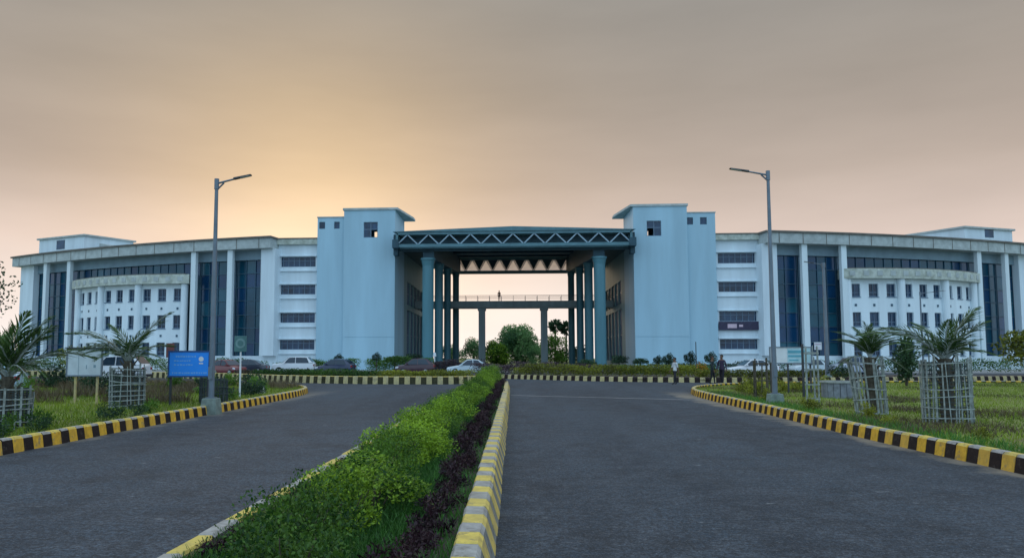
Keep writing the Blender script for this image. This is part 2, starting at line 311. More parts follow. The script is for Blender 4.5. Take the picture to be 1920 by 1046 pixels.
KR = [(7.2, -6), (7.1, 11.5), (7.05, 16), (7.2, 20.3), (7.4, 25.5), (7.55, 31), (7.8, 34.5), (8.4, 37.4), (9.6, 40.3), (11.8, 43.3), (15.5, 46.0), (20, 47.4), (27, 48.2), (40, 48.5)]
KL = [(-8.5, -6), (-8.5, 12.4), (-8.65, 16), (-8.72, 22), (-8.85, 27.4), (-9.1, 32.5), (-9.6, 35.8), (-10.7, 38.6), (-12.7, 41.0), (-16, 42.8), (-22, 44), (-40, 45)]
ISL = [(-48, 66), (-34, 63.5), (-24.5, 59), (-19.5, 55), (-16.4, 51.5), (-12.1, 48.6), (-8.6, 47.5), (-5.5, 47.4), (-3.4, 47.8), (-2.3, 49.3), (-2.4, 52)]
ISR = [(-2.2, 61.5), (-0.1, 60.1), (2.6, 57.2), (5.1, 54.9), (8.4, 52.9), (12.5, 51.8), (17, 52.0), (24, 53.5), (34, 57), (48, 62)]
M_R = [(-0.29, -6), (-0.29, 44.8), (-0.55, 45.8), (-1.2, 46.3)]
M_L = [(-2.36, -6), (-2.36, 44.8), (-2.1, 45.8), (-1.3, 46.3)]
sheet('lawn', KR + [(60, 48.5), (60, -6)], 0.15, M['lawn'], label='wide green lawn beside the right-hand carriageway', cat='lawn')
sheet('lawn', [(-60, -6), (-60, 45)] + KL[::-1], 0.15, M['lawn'], label='weedy green verge beside the left-hand carriageway', cat='lawn')
sheet('planting_bed', ISL + [(-2.6, 60), (-20, 64), (-48, 68)], 0.30, M['soil'], label='raised planting bed behind the tall striped kerb on the left', cat='flower bed')
sheet('planting_bed', ISR + [(48, 68), (0, 68), (-2.2, 66)], 0.20, M['soil'], label='curved planting bed behind the far striped kerb on the right', cat='flower bed')
sheet('median_soil', [(-2.32, -6), (-2.32, 44.8), (-2.0, 45.7), (-1.3, 46.1), (-0.6, 45.7), (-0.36, 44.8), (-0.36, -6)], 0.17, M['soil'], label='bare dark soil of the strip between the two carriageways', cat='soil')
b = MB(); b.face([(-0.12, 33.45, 0.006), (7.45, 30.05, 0.006), (7.45, 30.32, 0.006), (-0.12, 33.72, 0.006)])
tag(b.build('road_seam', M['lawnedge']), 'pale concrete seam crossing the right-hand carriageway', 'road seam', None, 'structure')
sheet('path', [(30, 61.5), (60, 61.5), (60, 62.6), (30, 62.6)], 0.206, M['concrete'], label='pale concrete path beyond the lawn at the far right', cat='path')

def walk(pts, step):
    out = []; carry = 0.0
    for (x0, y0), (x1, y1) in zip(pts, pts[1:]):
        d = math.hypot(x1 - x0, y1 - y0); t = carry
        while t < d:
            out.append((x0 + (x1 - x0) * t / d, y0 + (y1 - y0) * t / d, math.atan2(y1 - y0, x1 - x0))); t += step
        carry = t - d
    return out
def smooth_poly(pts, it=2):
    for _ in range(it):
        q = [pts[0]]
        for a, c in zip(pts, pts[1:]):
            q += [(a[0] * .75 + c[0] * .25, a[1] * .75 + c[1] * .25), (a[0] * .25 + c[0] * .75, a[1] * .25 + c[1] * .75)]
        pts = q + [pts[-1]]
    return pts
def kerb(name, label, pts, step, h, w, mA, mB, road_left, ymin=-6, slope=0.0):
    """row of painted kerb stones; road_left: the road lies on the left of the walking direction"""
    root = thing(name, label, 'kerb', (0, 0, 0), kind='structure')
    def stone(ms, seed):
        rnd = random.Random(seed); s = 1 if road_left else -1
        bm = bmesh.new(); l = step / 2 - 0.004; bt = (0.045 + slope) / 0.35
        prof = [(-w / 2, -0.05), (w / 2, -0.05), (w / 2 - bt * 0.35, h - 0.035), (w / 2 - bt * 0.35 - 0.03, h), (-w / 2 + 0.02, h), (-w / 2, h - 0.02)]
        rings = []
        for x in (-l, -l + 0.012, l - 0.012, l):
            e = 0.008 if abs(x) == l else 0
            rings.append([bm.verts.new((x, s * (p * (1 - e * 2) + rnd.uniform(-.003, .003)), q - (e if q > 0 else 0) + rnd.uniform(-.003, .003))) for p, q in prof])
        for a, c in zip(rings, rings[1:]):
            for k in range(6): bm.faces.new((a[k], a[(k + 1) % 6], c[(k + 1) % 6], c[k])).material_index = 0
        bm.faces.new(rings[0]); bm.faces.new(rings[-1])
        bmesh.ops.recalc_face_normals(bm, faces=bm.faces)
        for f in bm.faces:
            if f.normal.z > 0.55: f.material_index = 1
        me = bpy.data.meshes.new('kerb_stone'); bm.to_mesh(me); bm.free()
        for q in ms: me.materials.append(q)
        return me
    va = [stone(mA, k) for k in range(3)]; vb = [stone(mB, 9 + k) for k in range(3)]
    n = 0
    for k, (x, y, a) in enumerate(walk(smooth_poly(pts), step)):
        if y < ymin: continue
        o = link('kerb_stone', (va if k % 2 else vb)[random.randrange(3)], root)
        o.location = (x + random.uniform(-.006, .006), y, random.uniform(-.006, .004)); o.rotation_euler = (0, 0, a + random.uniform(-.012, .012)); n += 1
    return root
YB = ((M['yellow'], M['yellowtop']), (M['black'], M['greytop']))
kerb('kerb', 'yellow and black kerb along the edge of the right-hand lawn', KR, 0.29, 0.26, 0.2, *YB, True, 5)
kerb('kerb', 'yellow and black kerb along the edge of the left-hand verge', KL, 0.29, 0.26, 0.2, *YB, False, 5)
kerb('kerb', 'pale yellow and grey kerb on the right side of the hedge strip', M_R, 0.36, 0.27, 0.30, (M['paleyellow'], M['yellowtop']), (M['greyface'], M['greytop']), False, 4, slope=.05)
kerb('kerb', 'pale yellow and white kerb on the left side of the hedge strip', M_L, 0.55, 0.27, 0.20, (M['cream'], M['yellowtop']), (M['greyface'], M['greytop']), True, 4)
kerb('kerb', 'tall cream and black kerb of the planting bed in front of the cars', ISL, 0.335, 0.48, 0.22, (M['cream'], M['cream']), (M['oliveblack'], M['paleyellow']), False)
kerb('kerb', 'cream and black kerb curving round the far bed on the right', ISR, 0.335, 0.33, 0.2, (M['cream'], M['cream']), (M['black'], M['black']), False)

# ------------------------------------------------------------------ the building: two curved wings, two towers, canopy, footbridge
AC = (0.0, 264.3)
def Pt(r, a, c=AC): return (c[0] + r * math.sin(R_(a)), c[1] - r * math.cos(R_(a)))
def wing(s, label, cols, a_end0, a_end1, pent, bay_c):
    root = thing('curved_wing', label, 'building wing', (0, 0, 0))
    A = lambda a: s * a
    a0 = 11.45
    w = MB()
    w.arc(AC, 150, 163.3, A(a0), A(a_end1), 0, 1.9, 24)                # plinth
    w.arc(AC, 150, 162.6, A(a0), A(a_end1), 1.9, 17.9, 24)             # body behind the glass
    w.arc(AC, 162.6, 164.2, A(a0), A(12.2), 1.9, 16.6)                 # pier
    w.arc(AC, 162.6, 163.9, A(a_end0), A(a_end1), 1.9, 16.6, 2)        # end wall
    w.build('wall', M['wing'], root)
    sp = MB(); sp.arc(AC, 162.6, 163.25, A(12.2), A(a_end0), 15.25, 16.6, 20); sp.build('spandrel', M['spandrel'], root)
    fs = MB(); fs.arc(AC, 149, 165.0, A(a0 + 0.12), A(a_end1 + 0.25), 16.6, 17.98, 26); fs.build('fascia', M['fascia'], root)
    rf = MB(); rf.arc(AC, 149.3, 165.25, A(a0 + 0.05), A(a_end1 + 0.33), 17.983, 18.22, 26); rf.build('roof', M['roof'], root)
    for k in range(15):
        jn = MB(); a = a0 + 0.7 + k * (a_end1 - a0) / 15; jn.arc(AC, 164.9, 165.02, A(a), A(a + 0.035), 16.62, 17.96)
        jn.build('panel_joint', M['roof'], root)
    for a in cols:
        c = MB(); c.arc(AC, 164.05, 164.6, A(a - 0.14), A(a + 0.14), 0, 16.598); c.build('column', M['column'], root)
    # curtain wall: one part per bay of glass, its panes and mullions as sub-parts
    edges = [12.2] + [x for a in cols for x in (a - 0.02, a + 0.02)] + [a_end0]
    for i in range(0, len(edges) - 1, 2):
        e0, e1 = edges[i] + 0.02, edges[i + 1] - 0.02
        wide = e1 - e0 > 4
        nx = max(2, round((e1 - e0) * 2.86 / 1.5)); zs = [1.9, 3.7, 5.75, 7.6, 9.6, 11.45, 13.4, 15.25]
        if wide: zs = [13.2, 15.25]
        cw = MB(); cw.arc(AC, 162.62, 162.75, A(e0), A(e1), 1.9, 15.25, nx); cwo = cw.build('curtain_wall', M['mullion'], root)
        mu = MB()
        for k in range(nx + 1):
            a = e0 + (e1 - e0) * k / nx; mu.arc(AC, 162.75, 162.97, A(a - 0.012), A(a + 0.012), zs[0], zs[-1])
        for z in zs[1:-1]: mu.arc(AC, 162.75, 162.95, A(e0), A(e1), z - 0.05, z + 0.05, nx)
        tag(mu.build('mullion', M['mullion'], cwo), kind='stuff')
        for k in range(nx):
            for j in range(len(zs) - 1):
                p = MB(); b0 = e0 + (e1 - e0) * k / nx + 0.014; b1 = e0 + (e1 - e0) * (k + 1) / nx - 0.014
                dr = random.uniform(-0.012, 0.012)
                c0 = Pt(162.84 + dr, A(b0)); c1 = Pt(162.84 - dr, A(b1)); d0 = Pt(162.78, A(b0)); d1 = Pt(162.78, A(b1)); z0, z1 = zs[j] + .055, zs[j + 1] - .055
                p.hexa([(*c0, z0), (*c1, z0), (*d1, z0), (*d0, z0), (*c0, z1), (*c1, z1), (*d1, z1), (*d0, z1)])
                p.build('pane', random.choice((M['glass'], M['glass'], M['glass2'], M['glass2'], M['glass3'])), cwo)
    # bulging white bay between the second and third columns
    pc = bay_c; D = 137.6; bc = Pt(D, A(pc)); RB = 28.0; HA = 22.6
    rows = [(1.9, 3.8), (5.8, 7.7), (9.75, 11.5)]
    win = [-5.0 + 15.07 * k + d for k in (-1, 0, 1) for d in (0.05, 5.0, 9.95)]
    bw = MB(); zc = 0.0
    B = lambda d: A(pc + d)
    for z0, z1 in rows + [(12.15, 12.15)]:
        bw.arc(bc, RB - 0.5, RB, B(-HA), B(HA), zc, z0, 24)
        if z1 > z0:
            cur = -HA
            for d in win: bw.arc(bc, RB - 0.5, RB, B(cur), B(d - 1.32), z0, z1, 1); cur = d + 1.32
            bw.arc(bc, RB - 0.5, RB, B(cur), B(HA), z0, z1, 1)
        zc = z1
    bwo = bw.build('bay_wall', M['bay'], root)
    bw2 = MB(); bw2.arc(bc, RB - 0.9, RB - 0.52, B(-HA), B(HA), 0, 12.1, 12); bw2.build('bay_lining', M['mullion'], root)
    for z0, z1 in rows:
        for d in win:
            f = MB(); e = 1.32
            f.arc(bc, RB - 0.30, RB - 0.22, B(d - e), B(d + e), z0, z0 + 0.09); f.arc(bc, RB - 0.30, RB - 0.22, B(d - e), B(d + e), z1 - 0.09, z1)
            f.arc(bc, RB - 0.30, RB - 0.22, B(d - e), B(d - e + 0.16), z0 + .09, z1 - .09); f.arc(bc, RB - 0.30, RB - 0.22, B(d + e - 0.16), B(d + e), z0 + .09, z1 - .09)
            f.arc(bc, RB - 0.30, RB - 0.22, B(d - 0.06), B(d + 0.06), z0 + .09, z1 - .09); f.arc(bc, RB - 0.30, RB - 0.225, B(d - e + .16), B(d + e - .16), z0 + .55, z0 + .63)
            f.arc(bc, RB - 0.05, RB + 0.10, B(d - e - .1), B(d + e + .1), z0 - 0.10, z0 - 0.003)
            fo = f.build('window', M['wframe'], root)
            g = MB(); g.arc(bc, RB - 0.36, RB - 0.31, B(d - e), B(d + e), z0, z1); g.build('pane', M['wglass'], fo)
    for d in win:
        for z in (4.75, 8.65):
            v = MB(); v.arc(bc, RB - 0.02, RB + 0.06, B(d - 0.28), B(d + 0.28), z - 0.16, z + 0.16); v.build('vent', M['mullion'], root)
    for d in (-HA + 0.4, -7.53, 7.53, HA - 0.4):
        c = MB(); q = Pt(RB + 0.25, B(d), bc); c.ring(q, 0.5, 0, 12.14, n=16); c.build('bay_column', M['bay'], root, smooth=False)
    cn = MB(); cn.arc(bc, RB - 1.2, RB + 1.0, B(-HA - 1.3), B(HA + 1.3), 12.15, 13.45, 24); cn.build('bay_cornice', M['cornice'], root)
    cr = MB(); cr.arc(bc, RB - 4.6, RB + 0.75, B(-HA), B(HA), 13.453, 13.6, 12); cr.build('bay_roof', M['roof'], root)
    # ventilator blocks along the cornice lip
    for k in range(13):
        lp = MB(); d = -HA + 1.2 + k * (2 * HA - 2.4) / 12; lp.arc(bc, RB + 0.985, RB + 1.06, B(d - 0.7), B(d + 0.7), 12.5, 13.15)
        lp.build('cornice_panel', M['fascia'], root)
    # roof-top room
    (cx, cy), (ax, ay), (bx, by), zt = pent
    q = [(cx, cy), (cx + ax, cy + ay), (cx + ax + bx, cy + ay + by), (cx + bx, cy + by)]
    h = MB(); h.hexa([(x, y, 18.0) for x, y in q] + [(x, y, zt) for x, y in q]); h.build('rooftop_room', M['wing'], root)
    mx_, my_ = cx + ax / 2 + bx / 2, cy + ay / 2 + by / 2
    q2 = [(mx_ + (x - mx_) * 1.06, my_ + (y - my_) * 1.06) for x, y in q]
    h = MB(); h.hexa([(x, y, zt + .002) for x, y in q2] + [(x, y, zt + 0.28) for x, y in q2]); h.build('rooftop_slab', M['fascia'], root)
    n2 = Vector((bx, by)).normalized() * -0.04
    t0, t1 = 0.42, 0.60
    f = MB(); p0 = (cx + ax * t0, cy + ay * t0); p1 = (cx + ax * t1, cy + ay * t1)
    f.hexa([(p0[0] + n2.x, p0[1] + n2.y, 19.6), (p1[0] + n2.x, p1[1] + n2.y, 19.6), (p1[0] - n2.x, p1[1] - n2.y, 19.6), (p0[0] - n2.x, p0[1] - n2.y, 19.6),
            (p0[0] + n2.x, p0[1] + n2.y, 21.1), (p1[0] + n2.x, p1[1] + n2.y, 21.1), (p1[0] - n2.x, p1[1] - n2.y, 21.1), (p0[0] - n2.x, p0[1] - n2.y, 21.1)])
    f.build('rooftop_window', M['wglass'], root)
    lo = MB(); q3 = [(cx + bx * .3, cy + by * .3), (cx + bx * 1.0, cy + by * 1.0), (cx + bx - s * 9.0, cy + by - 1.5), (cx + bx * .3 - s * 7.0, cy + by * .3 - 1.0)]
    lo.hexa([(x, y, 18.0) for x, y in q3] + [(q3[0][0], q3[0][1], zt - 0.9), (q3[1][0], q3[1][1], zt - 0.9), (q3[2][0], q3[2][1], 18.9), (q3[3][0], q3[3][1], 18.9)])
    lo.build('stair_roof', M['fascia'], root)
    # four storeys of strip windows beside the tower
    y0 = 105.0; x0, x1 = 27.02, 33.0
    k = MB(); strips = [(2.75, 4.1), (6.45, 7.8), (10.37, 11.7), (14.2, 15.6)]; zc = 0
    for z0, z1 in strips + [(17.3, 17.3)]:
        k.box(s * x0, s * x1, y0, y0 + 0.6, zc, z0); zc = z1
    k.box(s * (x0 - 0.02), s * 27.35, y0 + 0.002, y0 + 0.6, 2, 16.5); k.box(s * 32.75, s * 33.9, y0 - 0.05, y0 + 0.65, 0, 17.3)
    k.box(s * x0, s * 33.9, y0 + 0.62, y0 + 14, 0, 17.3)
    k.build('strip_wall', M['wing'], root)
    gb = MB(); gb.box(s * 33.15, s * 33.28, y0 - 0.075, y0 - 0.045, 0.3, 17.2); gb.box(s * 33.55, s * 33.65, y0 - 0.075, y0 - 0.045, 0.3, 17.2); gb.build('wall_groove', M['spandrel'], root)
    for z0, z1 in strips:
        le = MB(); le.box(s * (x0 + .1), s * 33.0, y0 - 0.25, y0 - 0.003, z0 - 0.62, z0 - 0.50); le.box(s * (x0 + .1), s * 33.0, y0 - 0.35, y0 - 0.003, z1 + 0.04, z1 + 0.16); le.build('window_ledge', M['wing'], root)
        n = 7; f = MB(); xa, xb = 27.36, 32.74
        f.box(s * xa, s * xb, y0 + .22, y0 + .30, z0, z0 + .07); f.box(s * xa, s * xb, y0 + .22, y0 + .30, z1 - .07, z1)
        for i in range(n + 1):
            x = xa + (xb - xa) * i / n; f.box(s * (x - .04), s * (x + .04), y0 + .225, y0 + .295, z0 + .07, z1 - .07)
        f.box(s * xa, s * xb, y0 + .235, y0 + .285, z0 + .85, z0 + .91)
        fo = f.build('strip_window', M['wframe'], root)
        for i in range(n):
            p = MB(); xl = xa + (xb - xa) * i / n + .04; xr = xa + (xb - xa) * (i + 1) / n - .04
            p.box(s * xl, s * xr, y0 + .25, y0 + .27, z0 + .07, z1 - .07); p.build('pane', M['wglass'], fo)
    pf = MB(); pf.box(s * x0, s * 33.9, y0 - 0.5, y0 + 14, 17.303, 18.05); pf.build('parapet', M['cornice'], root)
    pr = MB(); pr.box(s * x0, s * 33.95, y0 - 0.6, y0 + 14, 18.053, 18.2); pr.build('parapet_cap', M['roof'], root)
    return root
wl = wing(-1, 'long curved left wing with dark glass bays and a bulging white bay', [13.83, 15.95, 24.72, 26.83], 28.36, 29.75, ((-69.8, 120.5), (-10.3, 4.2), (4.5, 7.5), 21.45), 20.3)
wr = wing(1, 'long curved right wing with dark glass bays and a bulging white bay', [13.49, 15.52, 23.55, 25.5], 26.79, 29.2, ((66.8, 118.5), (8.9, 3.5), (-4.9, 8.5), 20.8), 19.5)

# banner under a window of the right wing and the poster on its glass: hung on the building, so things of their own
t = thing('banner', 'dark banner hung under the third window strip right of the tower', 'banner', (29.9, 104.68, 6.0))
b = MB(); b.box(-2.75, 2.75, -0.03, 0.03, -0.72, 0.42); b.build('cloth', M['banner'], t)
b = MB(); b.box(-1.6, -0.4, -0.045, -0.033, -0.45, 0.1); b.box(-0.1, 0.4, -0.045, -0.033, -0.3, 0.0); b.build('print', M['pinkmark'], t)
q = Pt(163.12, 14.35)
t = thing('poster', 'small pale poster low on the dark glass of the right wing', 'poster', (q[0], q[1], 3.2), R_(14.35))
b = MB(); b.box(-0.55, 0.55, -0.03, 0.03, -0.5, 0.5); b.build('sheet', M['white'], t)
b = MB(); b.box(-0.45, 0.45, -0.04, -0.033, 0.15, 0.32); b.box(-0.45, 0.25, -0.04, -0.033, -0.3, -0.2); b.build('print', M['pinkmark'], t)

def tower(s, label):
    root = thing('stair_tower', label, 'tower')
    X = lambda a: s * a
    b = MB()
    yF = 104.0; wx0, wx1, wz0, wz1 = (18.5, 20.45, 18.05, 20.2) if s < 0 else (17.88, 19.8, 17.85, 19.9)
    hx0, hx1, hz0, hz1 = (18.0, 20.55, 19.05, 20.3) if s < 0 else (18.3, 19.6, 19.0, 19.95)
    # main shaft below the top room, with a shadow joint at z 4.4
    b.box(X(16.1), X(23.2), yF, 113, 0, 4.36); b.box(X(16.1), X(23.18), yF + 0.05, 112.98, 4.36, 4.44); b.box(X(16.1), X(23.2), yF, 113, 4.44, 17.2)
    # top room: front and back walls with openings, side walls
    for (ya, yb, o) in ((yF, yF + .35, (wx0, wx1, wz0, wz1)), (112.65, 113, (hx0, hx1, hz0, hz1))):
        b.box(X(16.1), X(o[0]), ya, yb, 17.2, 21.85); b.box(X(o[1]), X(23.2), ya, yb, 17.2, 21.85)
        b.box(X(o[0]), X(o[1]), ya, yb, 17.2, o[2]); b.box(X(o[0]), X(o[1]), ya, yb, o[3], 21.85)
    b.box(X(16.1), X(16.45), yF + .35, 112.65, 17.2, 21.85); b.box(X(22.85), X(23.2), yF + .35, 112.65, 17.2, 21.85)
    b.build('wall', M['tower'], root)
    f = MB()
    xm = (wx0 + wx1) / 2
    for a, c, z0, z1 in ((wx0, wx0 + .08, wz0, wz1), (wx1 - .08, wx1, wz0, wz1), (xm - .05, xm + .05, wz0 + .08, wz1 - .08), (wx0 + .08, wx1 - .08, wz0, wz0 + .08), (wx0 + .08, wx1 - .08, wz1 - .08, wz1)):
        f.box(X(a), X(c), yF + .15, yF + .24, z0, z1)
    f.box(X(wx0 + .08), X(wx1 - .08), yF + .16, yF + .23, wz0 + 1.1, wz0 + 1.2)
    fo = f.build('window', M['wframe'], root)
    p = MB(); p.box(X(wx0 + .08), X(wx1 - .08), yF + .19, yF + .21, wz0 + 1.2, wz1 - .08); p.build('pane', M['wglass'], fo)
    ic = (wx0 + .08, xm - .05) if s < 0 else (wx0 + .08, wx0 + .09); ic = (xm + .05, wx1 - .08)
    p = MB(); p.box(X(ic[0]), X(ic[1]), yF + .19, yF + .21, wz0 + .08, wz0 + 1.1); p.build('pane', M['wglass'], fo)
    r = MB(); pts = [(23.35, yF - .15), (15.75, yF - .15), (14.5, 111.5), (14.5, 113.3), (23.35, 113.3)]
    r.v = [(X(x), y, 21.85) for x, y in pts] + [(X(x), y, 22.15) for x, y in pts]; r.f = [(4, 3, 2, 1, 0), (5, 6, 7, 8, 9)] + [(i, (i + 1) % 5, 5 + (i + 1) % 5, 5 + i) for i in range(5)]; r.m = [0] * 7
    r.build('roof_slab', M['fascia'], root)
    # lower lift block
    b = MB(); yL = yF + 0.45
    w2 = [((25.95, 26.78) if s < 0 else (25.02, 25.9)), ((23.9, 24.68) if s < 0 else (23.3, 24.1))]
    w2.sort(); zz = (19.4, 20.37)
    b.box(X(23.203), X(27.0), yL, 113, 0, zz[0]); b.box(X(23.203), X(27.0), yL, 113, zz[1], 20.95)
    cur = 23.203
    for a, c in w2: b.box(X(cur), X(a), yL, yL + .4, *zz); cur = c
    b.box(X(cur), X(27.0), yL, yL + .4, *zz); b.box(X(23.203), X(27), yL + .401, 113, *zz)
    b.build('lift_block', M['tower'], root)
    b = MB(); b.box(X(23.203), X(27.08), yL - .08, 113.1, 20.953, 21.1); b.build('lift_block_cap', M['fascia'], root)
    for a, c in w2:
        f = MB(); f.box(X(a), X(a + .07), yL + .1, yL + .2, *zz); f.box(X(c - .07), X(c), yL + .1, yL + .2, *zz); f.box(X(a + .07), X(c - .07), yL + .1, yL + .2, zz[0], zz[0] + .07); f.box(X(a + .07), X(c - .07), yL + .1, yL + .2, zz[1] - .07, zz[1])
        fo = f.build('small_window', M['mullion'], root)
        p = MB(); p.box(X(a + .07), X(c - .07), yL + .14, yL + .16, zz[0] + .07, zz[1] - .07); p.build('pane', M['wglass'], fo)
    # rear block facing the portal, with tall windows
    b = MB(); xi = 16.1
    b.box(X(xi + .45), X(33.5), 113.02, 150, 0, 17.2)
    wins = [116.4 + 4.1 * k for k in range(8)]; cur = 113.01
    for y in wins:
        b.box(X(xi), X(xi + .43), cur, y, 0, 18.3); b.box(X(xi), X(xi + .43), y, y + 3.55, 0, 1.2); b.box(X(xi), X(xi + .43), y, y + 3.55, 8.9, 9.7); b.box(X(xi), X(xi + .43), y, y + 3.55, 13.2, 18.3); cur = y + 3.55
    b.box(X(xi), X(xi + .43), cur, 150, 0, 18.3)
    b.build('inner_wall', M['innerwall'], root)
    for y in wins:
        for z0, z1 in ((1.2, 8.9), (9.7, 13.2)):
            f = MB()
            for q in (0.0, 0.87, 1.74, 2.61, 3.47): f.box(X(xi + .2), X(xi + .3), y + q, y + q + .08, z0, z1)
            for q in ((z0 + z1) / 2,): f.box(X(xi + .21), X(xi + .29), y, y + 3.55, q, q + .08)
            fo = f.build('tall_window', M['wframe'], root)
            p = MB(); p.box(X(xi + .32), X(xi + .36), y, y + 3.55, z0, z1); p.build('pane', M['wglass'], fo)
    return root
tower(-1, 'pale blue tower on the left of the portal with a small lift block')
tower(1, 'pale blue tower on the right of the portal with a small lift block')

def truss(root, y, xh, zb, zt, n, depth, ridge, cover=None):
    """box truss across the portal; chords, zigzag webs"""
    for (yy, tagname) in ((y, 'front'), (y + depth, 'rear')):
        c = MB()
        c.bar((-xh, yy, zb), (xh, yy, zb), 0.32, 0.42); c.bar((-xh, yy, zt), (xh, yy, zt), 0.30, 0.36)
        c.bar((-xh, yy, zb), (-xh, yy, zt), 0.3, 0.3); c.bar((xh, yy, zb), (xh, yy, zt), 0.3, 0.3); c.build('truss_chord', M['teal'], root)
        if yy == y:
            for k in range(n):
                xa = -xh + 2 * xh * k / n; xb = -xh + 2 * xh * (k + 1) / n; xm = (xa + xb) / 2
                w = MB(); w.bar((xa + .06, yy, zb + .2), (xm - .03, yy, zt - .17), 0.15, 0.15); w.build('web_member', M['web'], root)
                w = MB(); w.bar((xm + .03, yy, zt - .17), (xb - .06, yy, zb + .2), 0.15, 0.15); w.build('web_member', M['web'], root)
                if cover:
                    g = MB(); g.box(xa + .02, xb - .02, yy + .25, yy + .28, zb + .2, zt - .15); g.build('rooflight_panel', M['rooflight'], root)
                    if k < n - 1:
                        t_ = MB(); xn = xm + 2 * xh / n
                        q = [(xm + .25, zt - .2), (xn - .25, zt - .2), (xb, zb + .35)]
                        t_.v = [(x, yy + .1, z) for x, z in q] + [(x, yy + .16, z) for x, z in q]; t_.f = [(0, 2, 1), (3, 4, 5), (0, 1, 4, 3), (1, 2, 5, 4), (2, 0, 3, 5)]; t_.m = [0] * 5
                        t_.build('infill_panel', cover, root)
def canopy():
    root = thing('entrance_canopy', 'teal steel canopy on round columns spanning the portal between the towers', 'canopy')
    truss(root, 101.6, 15.45, 16.5, 18.15, 11, 1.5, 18.9)
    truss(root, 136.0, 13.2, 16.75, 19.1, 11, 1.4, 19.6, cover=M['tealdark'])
    # low gabled roof edge above the front truss and the roof sheet behind it
    yA, yB = 101.3, 137.8
    g = MB(); xs = [-16.0, -8, 0, 8, 16.0]; zf = [18.36, 18.66, 18.92, 18.66, 18.36]
    for k in range(4):
        x0, x1, z0, z1 = xs[k], xs[k + 1], zf[k], zf[k + 1]
        sx = 13.6 / 16.0
        g.hexa([(x0, yA, 18.34), (x1, yA, 18.34), (x1 * sx, yB, 19.46), (x0 * sx, yB, 19.46), (x0, yA, z0 + .02), (x1, yA, z1 + .02), (x1 * sx, yB, z1 + 1.2), (x0 * sx, yB, z0 + 1.2)])
    g.build('roof', M['teal'], root)
    # ribs under the roof sheet
    for k in range(1, 6):
        y = yA + (yB - yA) * k / 6; z = 18.3 + 1.12 * k / 6; x = 15.3 - 2.1 * k / 6
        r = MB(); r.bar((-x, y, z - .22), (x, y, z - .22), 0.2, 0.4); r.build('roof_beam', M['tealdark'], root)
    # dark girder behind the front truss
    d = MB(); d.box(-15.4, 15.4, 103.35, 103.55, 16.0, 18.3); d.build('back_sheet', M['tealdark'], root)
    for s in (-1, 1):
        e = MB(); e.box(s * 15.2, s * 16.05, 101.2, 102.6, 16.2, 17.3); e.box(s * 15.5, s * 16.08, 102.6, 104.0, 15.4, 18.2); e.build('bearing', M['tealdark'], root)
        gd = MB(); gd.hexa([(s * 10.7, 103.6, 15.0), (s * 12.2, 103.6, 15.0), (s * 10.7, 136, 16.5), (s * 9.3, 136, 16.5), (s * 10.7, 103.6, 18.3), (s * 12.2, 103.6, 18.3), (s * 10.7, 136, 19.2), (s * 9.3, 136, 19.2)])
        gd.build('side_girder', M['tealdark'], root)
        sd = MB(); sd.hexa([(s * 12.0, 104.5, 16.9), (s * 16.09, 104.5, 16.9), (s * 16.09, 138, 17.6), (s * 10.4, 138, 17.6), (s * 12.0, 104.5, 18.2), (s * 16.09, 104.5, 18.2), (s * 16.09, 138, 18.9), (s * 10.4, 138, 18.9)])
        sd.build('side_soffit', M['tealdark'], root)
        for t_, rad in ((0, .76), (.33, .62), (.64, .55), (1, .55)):
            x = 11.42 - 1.45 * t_; y = 103.0 + 31 * t_; zc = 14.85 + 1.6 * t_
            c = MB(); c.ring((s * x, y), rad, 0, zc - 0.9, n=28); c.ring((s * x, y), rad, zc - 0.9, zc - .12, rad * 1.2, n=28); c.ring((s * x, y), rad * 1.32, zc - .12, zc + .12, n=28)
            c.ring((s * x, y), rad * 1.25, 0.003, 0.6, n=28)
            c.build('column', M['tealcol'], root)
canopy()

def footbridge():
    root = thing('footbridge', 'grey concrete footbridge across the portal carried on two pillars', 'footbridge')
    d = MB(); d.box(-16.08, 16.08, 125.6, 128.6, 9.75, 10.85); d.box(-16.08, 16.08, 125.35, 125.6, 9.95, 10.8); d.build('deck', M['bridge'], root)
    for x in (-5.15, 5.0):
        p = MB(); p.box(x - .53, x + .53, 126.3, 127.7, 0, 9.748); p.box(x - .66, x + .66, 126.0, 128.0, 9.35, 9.745); p.build('pillar', M['bridge'], root)
    for y in (125.75, 128.4):
        r = MB(); r.tube((-16.05, y, 11.75), (16.05, y, 11.75), .035, n=6); r.tube((-16.05, y, 11.35), (16.05, y, 11.35), .025, n=6); r.build('handrail', M['metal'], root)
        for k in range(17):
            x = -15.6 + k * 1.95; q = MB(); q.box(x - .03, x + .03, y - .03, y + .03, 10.852, 11.73); q.build('rail_post', M['metal'], root)
footbridge()

